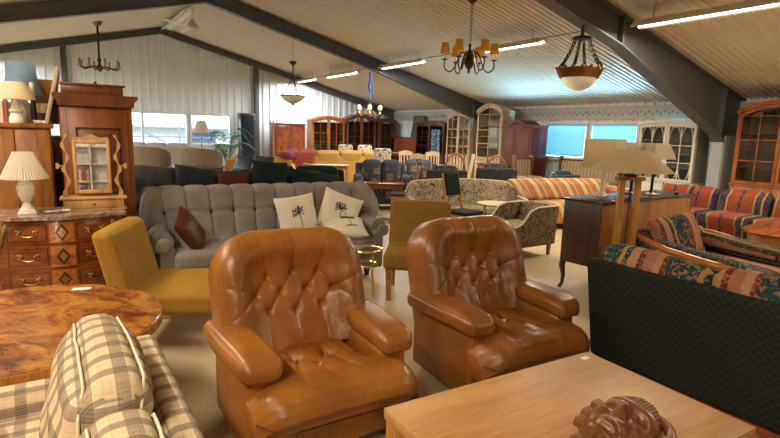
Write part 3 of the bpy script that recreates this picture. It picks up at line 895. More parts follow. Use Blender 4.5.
    sl = [(sb[0], (-0.14, 0.25)), (sb[1], (0.1, 0.25)), (sb[0], sb[1]), (sb[0], sb[2]), (sb[1], sb[2]), (sb[2], (-0.02, -0.38)), (sb[0], (-0.24, -0.12)), (sb[1], (0.24, -0.12)), (sb[1], (0.13, -0.36)), (sb[0], (-0.17, -0.36))]
    def wid(y):
        k = 1 / (1 + math.exp((y + 0.265) * 70)); return 0.272 + 0.148 * k
    def seat(u, v):
        y, z = pv(v); s = 2 * u - 1; x = wid(y) * math.sin(s * pi / 2) if abs(s) < 1 else math.copysign(wid(y), s)
        a = abs(x) / wid(y)
        z -= 0.075 * max(0, (a - 0.72) / 0.28) ** 2.2 if z > 0.3 else -0.03 * max(0, (a - 0.75) / 0.25) ** 2
        y += (0.07 * max(0, (a - 0.7) / 0.3) ** 2) * (1 if y < -0.3 else 0)
        q0 = 0.0
        if v > 0.4:
            for a1, b1 in sl:
                q, tt = seg_d(x, y, a1, b1); q0 += 0.012 * math.exp(-(q / 0.010) ** 2) + 0.009 * math.exp(-(q / 0.035) ** 2) * (1 - 0.5 * tt)
            for p in sb: q0 += 0.022 * math.exp(-(math.hypot(x - p[0], y - p[1]) / 0.025) ** 2)
        z += 0.018 * (1 - a * a) + 0.006 * noise.noise(Vector((x * 10, y * 10, loc[1]))) + 0.004 * noise.noise(Vector((x * 35, y * 12, loc[1])))
        return (x, y, z - q0)
    def sbot(u, v):
        x, y, z = seat(u, v); return (x * 0.97, max(y, -0.40), 0.21)
    sc_ = part('seat_cushion', shell(seat, sbot, 84, 84), lm, t, angle=60)
    for p in sb:
        s0 = [seat((math.asin(p[0] / wid(p[1])) * 2 / pi + 1) / 2, 0)[0]]
        part('button', ball(p[0], p[1], 0.388, 0.012, 1, 1, 0.6, 10, 6), X['button'], sc_)
    pp = []
    for i in range(31):
        q = seat(i / 30, 2.6 / 14); pp.append((q[0] * 1.002, q[1] - 0.003, q[2]))
    part('piping', tube(pp, 0.0045, 6), X['piping'], sc_)
    # arms: padded top that droops over the front, flat leather side below
    for s in (-1, 1):
        def droop(x, y, z):
            k = max(0, (-0.20 - y) / 0.13)
            dz = -0.022 * k * k - 0.015 * max(0, y + 0.05)
            w = 1 + 0.10 * math.sin((y + 0.34) / 0.64 * pi)
            return (s * 0.345 + (x - s * 0.345) * w + s * 0.035 * math.sin((y + 0.4) * 2.2), y, z + dz + 0.004 * noise.noise(Vector((x * 14, y * 14, s))))
        part('armrest', soft(s * 0.345, -0.01, 0.505, 0.19, 0.64, 0.11, 0.042, (0.006, 0.008, 0.012), 8, 5).fn(droop), lm, t, angle=60)
        sp = soft(s * 0.342, 0.0, 0.255, 0.15, 0.60, 0.41, 0.03, (0.008, 0.004, 0), 6, 3)
        part('side_panel', sp, lm, t, angle=50)
        part('piping', tube([(s * 0.41, -0.25 + 0.0 * i, 0.06 + 0.36 * i / 8) for i in range(9)], 0.004, 6), X['piping'], t)
    part('base', soft(0, -0.06, 0.145, 0.58, 0.60, 0.17, 0.02), lm, t)
    part('back_panel', soft(0, 0.27, 0.22, 0.80, 0.12, 0.34, 0.03), lm, t)
    for sx in (-1, 1):
        for y in (-0.26, 0.26):
            part('caster', lathe([(0, -0.016), (0.034, -0.016), (0.04, -0.008), (0.04, 0.008), (0.034, 0.016), (0, 0.016)], 14).rot('Y', 90).mv(sx * 0.33, y, 0.04), X['black'], t)
    return t
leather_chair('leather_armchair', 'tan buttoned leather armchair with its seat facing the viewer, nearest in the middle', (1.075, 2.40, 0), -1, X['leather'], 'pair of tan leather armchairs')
leather_chair('leather_armchair', 'buttoned leather armchair in shade-darkened tan behind the corner of the oak coffee table', (2.325, 2.33, 0), -3, X['leather2'], 'pair of tan leather armchairs')

# oak coffee table with a price sticker and a carved mask
t = thing('coffee_table', 'pale solid oak coffee table with the carved mask on it', 'coffee table', (1.60, 1.16, 0), -2.3)
part('tabletop', box(-0.60, 0.575, -0.385, 0.385, 0.455, 0.5, 0.004), X['oak_top'], t)
part('apron', box(-0.55, 0.55, -0.335, -0.315, 0.37, 0.455).add(box(-0.55, 0.55, 0.315, 0.335, 0.37, 0.455), box(-0.55, -0.53, -0.315, 0.315, 0.37, 0.455), box(0.53, 0.55, -0.315, 0.315, 0.37, 0.455)), X['oak_top'], t)
for sx in (-1, 1):
    for sy in (-1, 1):
        part('leg', cb(sx * 0.56, sy * 0.34, 0, 0.07, 0.07, 0.455, 0.005), X['oak_post'], t)
solo('price_sticker', box(-0.022, 0.022, -0.014, 0.014, 0, 0.0015), X['paper'], 'small white sticker on the far corner of the oak coffee table', 'sticker', (2.11, 1.475, 0.5), 4)

def mask():
    t = thing('carved_mask', 'carved dark wooden face mask lying on the oak coffee table', 'mask', (1.65, 0.995, 0.512), 6)
    t.rotation_euler = (Matrix.Rotation(R(6), 3, 'Z') @ Matrix.Rotation(R(12), 3, 'X')).to_euler()
    ss = lambda v, a, b: (lambda k: k * k * (3 - 2 * k))(max(0, min(1, (v - a) / (b - a))))
    # long axis along x: chin at -x, headdress at +x; the nose ridge points up
    def hgt(u, v):
        x = (u - 0.5) * 0.40; s = 2 * v - 1
        w = 0.104 * (1 - min(1, abs((x - 0.01) / 0.212)) ** 3.2) ** 0.5
        w *= 1 - 0.22 * ss(-x, 0.02, 0.19)
        y = s * w
        z = 0.006 + 0.066 * (1 - abs(s) ** 2.6) ** 0.5 * (1 - 0.30 * (abs(x) / 0.2) ** 2)
        g = lambda cx, cy, sx, sy: math.exp(-((x - cx) / sx) ** 2 - ((y - cy) / sy) ** 2)
        nw = 0.014 + 0.018 * ss(-x, -0.05, 0.035)                       # nose widens towards the tip
        z += (0.020 + 0.036 * ss(-x, -0.06, 0.03)) * max(0, 1 - (abs(y) / nw) ** 1.6) * ss(x, -0.048, -0.030) * (1 - ss(x, 0.055, 0.075))
        for c in (-1, 1):
            e = ((x - 0.030 - 0.10 * (abs(y) - 0.042)) / 0.019) ** 2 + ((abs(y) - 0.046) / 0.030) ** 2
            if y * c > 0:
                z -= 0.026 * (1 - ss(e, 0.55, 1.15))                    # sockets
                z += 0.014 * (1 - ss(e, 0.10, 0.42))                    # lids
                b_ = abs(x - 0.066 + 0.9 * (abs(y) - 0.04) ** 2 * 10)
                z += 0.015 * (1 - ss(b_, 0.004, 0.013)) * ss(abs(y), 0.006, 0.016) * (1 - ss(abs(y), 0.075, 0.09))
                z += 0.016 * g(-0.030, c * 0.055, 0.028, 0.020)
        m = math.exp(-(y / 0.040) ** 4)
        z += 0.026 * m * (math.exp(-((x + 0.082) / 0.011) ** 2) + math.exp(-((x + 0.112) / 0.012) ** 2))
        z -= 0.016 * m * math.exp(-((x + 0.097) / 0.005) ** 2)
        z += 0.018 * g(-0.158, 0, 0.022, 0.032)
        band_ = ss(x, 0.092, 0.096) * (1 - ss(x, 0.116, 0.120))
        z += 0.012 * band_
        if x > 0.12: z += 0.002 + 0.007 * (0.5 + 0.5 * math.sin(y * 520)) * (0.6 + 0.4 * math.sin(x * 330))
        return (x, y, max(0.004, z))
    part('face', shell(hgt, lambda u, v: (hgt(u, v)[0], hgt(u, v)[1], 0.0), 130, 84), X['mask'], t, angle=50)
    part('ear', tube([(0.02, -0.085, 0.014), (0.055, -0.128, 0.020), (0.115, -0.138, 0.024), (0.165, -0.112, 0.022), (0.195, -0.06, 0.02), (0.195, -0.02, 0.02)], [0.012, 0.019, 0.021, 0.020, 0.018, 0.012], 10), X['mask'], t)
    for x, y, a_ in ((-0.015, -0.112, 0.055), (-0.035, 0.100, 0.05), (0.045, 0.108, 0.05), (-0.105, 0.086, 0.045)):
        part('cheek_block', soft(x, y, 0.016, a_, 0.040, 0.034, 0.006), X['mask'], t)
    part('chin_ornament', soft(-0.205, 0.01, 0.016, 0.055, 0.10, 0.034, 0.014), X['mask'], t)
mask()

# burl pedestal table
t = thing('round_table', 'round burl veneer table with a high gloss top and a paper label on it', 'table', (-0.205, 3.06, 0), 0)
TR = 0.66
part('tabletop', lathe([(0, 0.51), (TR - 0.015, 0.51), (TR, 0.515), (TR, 0.562), (TR - 0.006, 0.568), (0, 0.568)], 64), X['burl'], t)
part('edge_band', lathe([(TR, 0.514), (TR + 0.004, 0.515), (TR + 0.004, 0.562), (TR, 0.563)], 64), X['burl_edge'], t)
part('column', lathe([(0, 0.03), (0.10, 0.03), (0.085, 0.1), (0.075, 0.3), (0.09, 0.45), (0.15, 0.51), (0, 0.51)], 20), X['teak'], t)
part('foot', lathe([(0, 0), (0.27, 0), (0.27, 0.025), (0.22, 0.04), (0, 0.04)], 28), X['teak'], t)
solo('paper_label', box(-0.05, 0.05, -0.022, 0.022, 0, 0.002), X['paper'], 'white paper label lying on the round burl table', 'label', (0.095, 3.535, 0.568), -14)

# plaid sofa: faces -X in the world (local front -y), built long along x
t = thing('plaid_sofa', 'plaid cotton sofa seen from its end in the lower left corner', 'sofa', (-0.20, 1.49, 0), -90)
part('base', soft(0, 0.05, 0.22, 1.70, 0.78, 0.24, 0.03), X['plaid'], t)
for x in (-0.78, 0.78):
    for y in (-0.28, 0.38): part('leg', cb(x, y, 0, 0.05, 0.05, 0.105, 0.005), X['dark_wood'], t)
part('backrest', soft(0, 0.44, 0.42, 1.72, 0.10, 0.50, 0.035).fn(lambda x, y, z: (x, y + 0.10 * (z - 0.3), z)), X['plaid'], t)
part('armrest', soft(-0.83, -0.02, 0.37, 0.14, 0.86, 0.34, 0.05, (0.01, 0, 0.01)), X['plaid'], t)
part('armrest', soft(0.83, -0.02, 0.37, 0.14, 0.86, 0.34, 0.05, (0.01, 0, 0.01)), X['plaid'], t)
for i, x in enumerate((-0.38, 0.38)):
    part('seat_cushion', soft(x, -0.08, 0.40, 0.74, 0.66, 0.13, 0.04, (0, 0, 0.02)), X['plaid'], t)
    def wr(px, py, pz):
        n_ = noise.noise(Vector((px * 5, py * 5, pz * 6)))
        return (px + 0.006 * n_, py + 0.16 * (pz - 0.5) + 0.012 * n_ + 0.004 * math.sin(pz * 55 + px * 6), pz)
    c = part('back_cushion', soft(x, 0.25, 0.60 - 0.02 * i, 0.72, 0.19, 0.46, 0.075, (0.015, 0.05, 0.03), 10, 5).fn(wr), X['plaid'], t, angle=60)
    for yy in (0.25 - 0.075, 0.25 + 0.075):
        pp = []
        for k in range(25):
            a = k / 24
            if a < 0.35: q = (x - 0.345, 0.40 + a / 0.35 * 0.41)
            elif a < 0.65: q = (x - 0.335 + (a - 0.35) / 0.3 * 0.67, 0.852)
            else: q = (x + 0.345, 0.81 - (a - 0.65) / 0.35 * 0.41)
            if 0.35 <= a < 0.65: q = (q[0], q[1] + 0.012 * math.sin((a - 0.35) / 0.3 * pi))
            pp.append(wr(q[0] * 1.0, yy, q[1] - 0.032 - 0.02 * i))
        part('piping', tube(pp, 0.0045, 6), X['plaid_pipe'], c)
solo('leather_cushion', soft(0, 0, 0.05, 0.42, 0.40, 0.1, 0.045, (0, 0, 0.02)), X['leather2'], 'red-brown leather cushion on the seat of the plaid sofa', 'cushion', (-0.42, 1.92, 0.475), 5)

# mustard velvet chairs
def slipper(name, label, loc, rz, w, d, sh, bh, m, group, leg_m):
    t = thing(name, label, 'chair', loc, rz, group)
    part('seat', soft(0, -0.02, sh - 0.075, w, d, 0.15, 0.04, (0, 0, 0.025)), m, t)
    th = 0.13
    g = soft(0, 0, 0, w, th, bh - sh + 0.14, 0.04, (0, 0.015, 0.012))
    g.fn(lambda x, y, z: (x, y + d / 2 - 0.03 + 0.24 * (z + (bh - sh) / 2), z + (bh + sh - 0.14) / 2))
    b = part('backrest', g, m, t)
    for s in (-1, 1):
        pp = []
        for k in range(9):
            z = -(bh - sh) / 2 + 0.03 + (bh - sh) * k / 8
            pp.append((s * (w / 2 - 0.012), d / 2 - 0.03 - th / 2 + 0.012 + 0.24 * (z + (bh - sh) / 2), z + (bh + sh - 0.14) / 2))
        part('piping', tube(pp, 0.009, 6), m, b)
    for sx in (-1, 1):
        for sy in (-1, 1):
            x, y = sx * (w / 2 - 0.05), sy * (d / 2 - 0.05)
            g = bar((x * 0.97, y, 0), (x, y, sh - 0.13), 0.05, None)
            g.fn(lambda px, py, pz: (x + (px - x) * (0.75 + 0.5 * pz / sh), y + (py - y) * (0.75 + 0.5 * pz / sh), pz))
            part('leg', g, leg_m, t)
    return t
slipper('velvet_chair', 'yellow velvet armless low chair beside the marble-topped chest', (0.77, 4.0, 0), 66, 0.72, 0.70, 0.41, 0.84, X['mustard'], 'mustard velvet chairs', X['mustard'])
slipper('velvet_chair', 'olive-mustard velvet armless chair standing between the two leather armchairs', (2.92, 3.98, 0), -38, 0.62, 0.60, 0.46, 0.865, X['mustard_dark'], 'mustard velvet chairs', X['teak'])

# bombe chest with marble top
def bombe():
    t = thing('bombe_chest', 'bombe inlaid chest of drawers with a brown marble top', 'chest of drawers', (0.02, 4.86, 0), 0)
    W, D = 0.43, 0.27
    def bz(z): return 0.055 * math.sin(min(1, max(0, (z - 0.12) / 0.70)) * pi) ** 1.0 - 0.03 * max(0, (0.3 - z) / 0.3)
    def hw(z): return W - 0.07 + bz(z) * 1.2
    def yf(x, z): return -(D - 0.10 + 0.085 * (0.5 + 0.5 * math.cos(pi * min(1, abs(x) / 0.40))) + bz(z))
    def fr(x, z, o=0.0): return (x, yf(x, z) - o, z)
    def skin(x0, x1, z0, z1, o, nx, nz, inn=0.02):
        return shell(lambda u, v: fr(x0 + (x1 - x0) * u, z0 + (z1 - z0) * v, o), lambda u, v: fr(x0 + (x1 - x0) * u, z0 + (z1 - z0) * v, -inn), nx, nz)
    # body: loft of horizontal outlines
    V = []; F = []; nz = 20; N = 0
    for j in range(nz + 1):
        z = 0.22 + 0.61 * j / nz
        h = hw(z)
        o = [(-h, D - 0.02), (-h, 0.05), (-h, -0.10)] + [(x, yf(x, z)) for x in [-h * 0.97 + 2 * h * 0.97 * i / 24 for i in range(25)]] + [(h, -0.10), (h, 0.05), (h, D - 0.02)]
        N = len(o); V += [(x, y, z) for x, y in o]
    for j in range(nz):
        for i in range(N):
            k = (i + 1) % N; F.append((j * N + i, j * N + k, (j + 1) * N + k, (j + 1) * N + i))
    F += [tuple(reversed(range(N))), tuple(range(nz * N, nz * N + N))]
    part('body', G(V, F), X['kingwood'], t, angle=50)
    for sx in (-1, 1):
        pts = [(sx * (hw(0.3) - 0.02), -0.17, 0.32), (sx * (hw(0.2) - 0.015), -0.175, 0.2), (sx * (hw(0.1) - 0.01), -0.19, 0.09), (sx * (hw(0.0) + 0.015), -0.21, 0.0)]
        part('leg', tube(pts, [0.045, 0.034, 0.022, 0.020], 8), X['kingwood'], t)
        part('leg', tube([(p[0], D - 0.06, p[2]) for p in pts], [0.045, 0.034, 0.022, 0.020], 8), X['kingwood'], t)
        cm = tube([(sx * (hw(z) - 0.02), yf(hw(z) - 0.02, z) - 0.004, z) for z in (0.80, 0.76, 0.72, 0.68, 0.64, 0.6)], [0.012, 0.022, 0.016, 0.019, 0.012, 0.005], 8)
        part('corner_mount', cm, X['oldbrass'], t, 'gilt corner mount')
    for k, (z0, z1) in enumerate(((0.655, 0.815), (0.475, 0.640), (0.295, 0.460))):
        dr = part('drawer', skin(-0.37, 0.37, z0, z1, 0.006, 30, 8), X['kingwood'], t)
        zc = (z0 + z1) / 2
        for sx in (-1, 1):
            a, b = sorted((sx * 0.095, sx * 0.345))
            part('inlay_panel', skin(a, b, z0 + 0.018, z1 - 0.018, 0.0085, 14, 6), X['inlay_dark'], dr)
            part('inlay_panel', skin(a + 0.008, b - 0.008, z0 + 0.024, z1 - 0.024, 0.010, 14, 6), X['kingwood'], dr)
            xm = sx * 0.22
            hd = G()
            for q in range(2):
                d = (-1, 1)[q]
                hd.add(ball(*fr(xm + d * 0.045, zc + 0.008, 0.016), 0.013, 1, 0.6, 1), ball(*fr(xm + d * 0.062, zc + 0.018, 0.014), 0.009, 1.3, 0.6, 1), ball(*fr(xm + d * 0.058, zc - 0.008, 0.014), 0.008, 1.2, 0.6, 1))
            hd.add(tube([fr(xm + 0.045 * math.cos(a_), zc - 0.005 - 0.022 * math.sin(a_), 0.024) for a_ in [pi * i / 10 for i in range(11)]], 0.005, 6))
            part('handle', hd, X['oldbrass'], dr, 'aged brass drawer handle')
        part('inlay_panel', skin(-0.08, 0.08, z0 + 0.006, z1 - 0.006, 0.0085, 10, 6), X['tulip'], dr)
        def dia(r, o):
            pts = [(0, -r), (r * 0.72, 0), (0, r), (-r * 0.72, 0)]
            g = G([fr(x, zc + z, o) for x, z in pts] + [fr(x, zc + z, o - 0.006) for x, z in pts], [(0, 1, 2, 3), (7, 6, 5, 4)] + [(i, i + 4, (i + 1) % 4 + 4, (i + 1) % 4) for i in range(4)])
            return g
        part('lozenge', dia(0.064, 0.0105), X['inlay_dark'], dr)
        part('lozenge', dia(0.040, 0.0125), X['oldbrass'], dr, 'brass lozenge ornament')
    prof = []
    o = [(-W - 0.02, D), (W + 0.02, D)] + [(x, yf(x, 0.5) + 0.015 - 0.012 * math.cos(x * 24)) for x in [(W + 0.02) * (1 - i / 16) for i in range(33)]]
    part('marble_top', prism(o, 'z', 0.83, 0.858), X['marble'], t)
bombe()

# things on the chest
t = thing('table_lamp', 'white urn lamp with a pleated shade on the marble-topped chest', 'lamp', (-0.19, 4.80, 0.858), 0)
part('base', (cb(0, 0, 0, 0.12, 0.12, 0.018, 0.003).add(cb(0, 0, 0.018, 0.10, 0.10, 0.014, 0.003), lathe([(0, 0.03), (0.045, 0.03), (0.03, 0.055), (0.02, 0.072), (0.035, 0.085), (0.055, 0.12), (0.062, 0.165), (0.062, 0.18), (0.05, 0.185), (0.05, 0.195), (0.03, 0.205), (0.012, 0.215), (0.012, 0.25), (0, 0.25)], 24))).fn(lambda x, y, z: (x, y, z * 1.22)), X['white_gloss'], t)
V = []; F = []; n = 96
for r, z in ((0.152, 0.215), (0.145, 0.235), (0.11, 0.31), (0.072, 0.395), (0.064, 0.415)):
    for i in range(n):
        k = r + (0.0035 if i % 2 else -0.0015) * (0.5 + r * 6); V.append((k * math.cos(2 * pi * i / n), k * math.sin(2 * pi * i / n), z + 0.055))
for j in range(4):
    for i in range(n): F.append((j * n + i, j * n + (i + 1) % n, (j + 1) * n + (i + 1) % n, (j + 1) * n + i))
part('lamp_shade', G(V, F), X['shade_white'], t, angle=15)
cp = []
for i in range(60):
    a = i / 59 * 4.4 * pi
    cp.append((0.055 * math.cos(a) * (1 - 0.3 * i / 59) + 0.02 * math.sin(i), 0.03 * math.sin(a), 0.006 + 0.010 * (i / 59) + 0.006 * math.sin(i * 0.9) ** 2))
solo('power_cord', tube(cp, 0.0042, 6).add(tube([(0.05, 0.02, 0.012), (0.08, 0.03, 0.012), (0.11, 0.02, 0.012)], [0.01, 0.012, 0.008], 8)), X['white'], 'coiled white power cord lying on the marble-topped chest', 'cord', (-0.02, 4.78, 0.858))

def vanity():
    t = thing('vanity_mirror', 'honey wood table mirror with wavy posts and a drawer', 'mirror', (0.265, 4.90, 0.858), -4)
    b = part('drawer_box', box(-0.235, 0.235, -0.09, 0.09, 0.0, 0.012, 0.003).add(box(-0.215, 0.215, -0.08, 0.08, 0.012, 0.088, 0.003), box(-0.24, 0.24, -0.095, 0.095, 0.088, 0.108, 0.006)), X['mirror_wood'], t)
    dr = part('drawer', box(-0.17, 0.17, -0.086, -0.078, 0.02, 0.082, 0.002), X['mirror_wood'], t)
    part('knob', lathe([(0, 0), (0.006, 0), (0.004, 0.008), (0.010, 0.014), (0, 0.02)], 10).rot('X', 90).mv(0, -0.086, 0.05), X['bronze'], dr)
    for s in (-1, 1):
        L = []; Rr = []
        for i in range(41):
            z = 0.108 + 0.50 * i / 40
            c = s * (0.185 + 0.016 * math.sin(i / 40 * 5.2 * pi + 0.5)); w = 0.012 + 0.005 * math.sin(i / 40 * 5.2 * pi * 2) - 0.004 * i / 40
            L.append((c - w, z)); Rr.append((c + w, z))
        part('post', prism(L + Rr[::-1], 'y', -0.012, 0.012), X['mirror_wood'], t)
        hz = 0.355
        heart = [(0.032 * math.sin(a) ** 3, (13 * math.cos(a) - 5 * math.cos(2 * a) - 2 * math.cos(3 * a) - math.cos(4 * a)) / 16 * 0.032) for a in [2 * pi * i / 28 for i in range(28)]]
        hp = [(s * 0.238 + s * q[1] * 0.7, hz + q[0] * 0.75) for q in heart]
        part('heart', prism(hp, 'y', -0.009, 0.009).add(bar((s * 0.185, 0, hz), (s * 0.225, 0, hz), 0.010)), X['mirror_wood'], t)
    SX = 0.83
    f = box(-0.16, -0.128, -0.016, 0.016, 0.13, 0.585, 0.004).add(box(0.128, 0.16, -0.016, 0.016, 0.13, 0.585, 0.004), box(-0.128, 0.128, -0.016, 0.016, 0.13, 0.162, 0.003), box(-0.128, 0.128, -0.016, 0.016, 0.553, 0.585, 0.003))
    cr = [(-0.16, 0.585)] + [(-0.15 + 0.30 * i / 24, 0.60 + 0.026 * math.sin(i / 24 * pi) + 0.010 * math.cos(i / 24 * 4 * pi)) for i in range(25)] + [(0.16, 0.585)]
    f.add(prism(cr, 'y', -0.011, 0.011))
    f.fn(lambda x, y, z: (x * SX, y, 0.13 + (z - 0.13) * 0.95))
    fr = part('frame', f.rot('X', -3, (0, 0, 0.36)), X['mirror_wood'], t)
    part('mirror_glass', box(-0.108, 0.108, -0.004, 0.0, 0.155, 0.535).rot('X', -3, (0, 0, 0.36)), X['mirror'], fr, 'silvered mirror glass')
vanity()
# ---------------------------------------------------------------- middle of the hall
def legs(t, w, d, h, m, s=0.05, inset=0.05, taper=True):
    for sx in (-1, 1):
        for sy in (-1, 1):
            x, y = sx * (w / 2 - inset), sy * (d / 2 - inset)
            g = box(x - s / 2, x + s / 2, y - s / 2, y + s / 2, 0, h, 0.004)
            if taper: g.fn(lambda px, py, pz: (x + (px - x) * (0.62 + 0.38 * pz / h), y + (py - y) * (0.62 + 0.38 * pz / h), pz))
            part('leg', g, m, t)

# grey wing-backed sofa with channel tufting
def grey_sofa():
    t = thing('tufted_sofa', 'long grey wool sofa with a channel-tufted buttoned back and scroll arms', 'sofa', (1.87, 5.12, 0), -3)
    W, B = 1.27, 0.60
    NCH = 11
    def plan(u, v):
        a = 2 * u - 1
        z = v * B
        top = B - 0.015 * abs(math.sin(pi * NCH * u)) * 0 - 0.02 + 0.02 * abs(math.sin(pi * NCH * u)) ** 0.5
        top -= 0.20 * max(0, (abs(a) - 0.90) / 0.10) ** 2.2
        z = v * top
        x = a * W * (0.92 + 0.08 * (z / B) ** 0.8)
        return x, z, a
    def wrap(a): return 0.26 * max(0, (abs(a) - 0.80) / 0.20) ** 1.6
    def d(u, v):
        ch = abs(math.sin(pi * NCH * u)) ** 0.3
        k = min(1, (1 - v) / 0.10); rnd = math.sqrt(max(0, 1 - (1 - k) ** 2))
        tuft = 0.009 * math.exp(-((v - 0.58) / 0.035) ** 2)
        but = 0.020 * math.exp(-((v - 0.58) / 0.05) ** 2) * math.exp(-((abs(math.sin(pi * NCH * u))) / 0.35) ** 2)
        return 0.03 + 0.055 * rnd + 0.024 * ch * (0.4 + 0.6 * rnd) - tuft - but + (0.03 * v)
    def lean(x, y, z, a): return (x, 0.27 + y + 0.18 * z - wrap(a), 0.37 + z)
    def front(u, v):
        x, z, a = plan(u, v); return lean(x, -d(u, v), z, a)
    def back(u, v):
        x, z, a = plan(u, v); k = min(1, (1 - v) / 0.08)
        return lean(x, 0.04 + 0.05 * math.sqrt(max(0, 1 - (1 - k) ** 2)), z * 0.995, a)
    b = part('backrest', shell(front, back, 176, 40), X['grey'], t, angle=60)
    for i in range(1, NCH):
        q = front(i / NCH, 0.58)
        part('button', ball(q[0], q[1] - 0.012, q[2], 0.019, 1, 0.7, 1, 10, 6), X['black'], b, 'dark button')
    part('seat_cushion', soft(0, -0.10, 0.36, 2.02, 0.72, 0.19, 0.06, (0, 0.01, 0.02), 8), X['grey'], t)
    part('base', soft(0, -0.03, 0.19, 2.06, 0.74, 0.16, 0.03), X['grey'], t)
    for s in (-1, 1):
        # scroll arm: roll on top of a side panel, with a pleated front disc
        def bulge(x, y, z): return (x + s * 0.05 * (0.3 - y), y, z)
        part('arm_panel', soft(s * 1.05, -0.02, 0.30, 0.13, 0.76, 0.40, 0.04), X['grey'], t)
        roll = lathe([(0, -0.42), (0.085, -0.42), (0.112, -0.405), (0.12, -0.38), (0.115, 0.0), (0.10, 0.30), (0, 0.30)], 22).rot('X', -90).fn(lambda x, y, z: (x, -y, z))
        roll.fn(lambda x, y, z: (x + s * 1.09, -y if False else y, z + 0.52))
        ar = part('armrest', roll, X['grey'], t)
        part('arm_front', lathe([(0, 0.012), (0.035, 0.012), (0.06, 0.006), (0.066, 0.0), (0.066, -0.02), (0, -0.02)], 20).rot('X', 90).mv(s * 1.09, -0.42, 0.52), X['grey'], ar)
    legs(t, 2.1, 0.72, 0.115, X['dark_wood'], 0.06, 0.08)
grey_sofa()

def cushion(name, label, m, w, h, th, loc, rz, tilt, roll=0, group=None, seedv=0, flat=False):
    """throw cushion; loc is its centre"""
    o = solo(name, pillow(w, h, th, 14, 0.07, seedv), m, label, 'cushion', loc, 0, group)
    o.rotation_euler = (Matrix.Rotation(R(rz), 3, 'Z') @ Matrix.Rotation(R(tilt), 3, 'X') @ Matrix.Rotation(R(roll), 3, 'Y')).to_euler()
    return o
def dandelion(o, w, h, th, seedv, cx=0.0, cz=-0.02):
    rnd = random.Random(seedv)
    def surf(x, z):
        u, v = min(0.99, abs(2 * x / w)), min(0.99, abs(2 * z / h))
        k = ((1 - u ** 4) * (1 - v ** 4)) ** 0.6
        k *= 1 + 0.16 * noise.noise(Vector((2 * x / w * 1.7 + seedv, 2 * z / h * 1.7, seedv * 2.3)))
        return (x, -th / 2 * k - 0.002, z)
    part('printed_stem', tube([surf(cx + 0.012 * math.sin(i / 3), cz - 0.17 + i * 0.023) for i in range(10)], 0.004, 5), X['stem_green'], o, 'green printed stem')
    g = G()
    for i in range(26):
        a = rnd.uniform(-0.2, 1.2) * pi; r = rnd.uniform(0.045, 0.085)
        p0 = (cx, cz + 0.045); p1 = (cx + r * math.cos(a), cz + 0.05 + r * math.sin(a) * 0.85)
        g.add(tube([surf(p0[0] + (p1[0] - p0[0]) * k / 3, p0[1] + (p1[1] - p0[1]) * k / 3) for k in range(4)], 0.0022, 4))
        q = surf(*p1); g.add(ball(q[0], q[1], q[2], 0.0085, 1, 0.25, 0.8, 6, 4))
    for i in range(10):
        q = surf(cx + rnd.uniform(-0.05, 0.06), cz - 0.17 + rnd.uniform(-0.01, 0.02)); g.add(ball(q[0], q[1], q[2], 0.012, 1, 0.25, 0.7, 6, 4))
    part('printed_flower', g, X['ink'], o, 'dark printed dandelion head')
cushion('satin_cushion', 'shiny dark brown cushion leaning on the left scroll arm of the grey sofa', X['satin'], 0.38, 0.38, 0.13, (1.02, 4.93, 0.61), 58, -30, -24, None, 1)
c1 = cushion('dandelion_cushion', 'cream cushion with a printed dandelion leaning upright on the grey sofa back, left of two', X['white_fab'], 0.46, 0.46, 0.13, (2.15, 5.12, 0.645), 2, -16, -6, 'cream dandelion cushions', 2)
dandelion(c1, 0.46, 0.46, 0.13, 2)
c2 = cushion('dandelion_cushion', 'cream dandelion cushion tilted on its corner at the right end of the grey sofa', X['white_fab'], 0.46, 0.46, 0.13, (2.64, 5.11, 0.66), -14, -20, 22, 'cream dandelion cushions', 3)
dandelion(c2, 0.46, 0.46, 0.13, 3)
c3 = cushion('dandelion_cushion', 'cream cushion lying flat in front of the tilted one on the grey sofa', X['white_fab'], 0.46, 0.46, 0.15, (2.56, 4.83, 0.545), -20, -78, 0, 'cream dandelion cushions', 4)
dandelion(c3, 0.46, 0.46, 0.15, 4, 0.05, 0.05)

# small brass and glass table
t = thing('brass_table', 'small round brass side table with a glass top in front of the grey sofa', 'side table', (2.47, 4.20, 0), 0)
part('glass_top', lathe([(0, 0.445), (0.14, 0.445), (0.14, 0.453), (0, 0.453)], 28), X['cab_glass'], t)
part('rim', ring(0, 0, 0.445, 0.145, 0.012, 32), X['gold'], t)
part('ring', ring(0, 0, 0.30, 0.12, 0.012, 32), X['gold'], t)
for i in range(3):
    a = i * 2 * pi / 3 + 0.5
    part('leg', tube([(0.14 * math.cos(a), 0.14 * math.sin(a), 0.445), (0.11 * math.cos(a), 0.11 * math.sin(a), 0.25), (0.15 * math.cos(a), 0.15 * math.sin(a), 0.009)], 0.009, 8), X['gold'], t)

# left cabinets
t = thing('oak_cabinet', 'old golden oak cabinet crowded with lamps and picture frames on top', 'cabinet', (-0.52, 5.62, 0), 0)
part('body', box(-0.52, 0.52, -0.24, 0.26, 0.06, 1.50, 0.004), X['oak'], t)
part('top', box(-0.54, 0.54, -0.27, 0.27, 1.50, 1.54, 0.008), X['sideboard'], t)
for a, b in ((-0.505, -0.255), (-0.248, 0.002), (0.008, 0.258), (0.265, 0.505)):
    d_ = part('door', box(a, b, -0.262, -0.241, 0.09, 1.485, 0.003), X['oak'], t)
    k = b - 0.04 if a < -0.4 or 0 < a < 0.1 else a + 0.04
    part('knob', ball(k, -0.272, 0.8, 0.014), X['oldbrass'], d_)
part('plinth', box(-0.51, 0.51, -0.22, 0.25, 0, 0.06), X['dark_wood'], t)

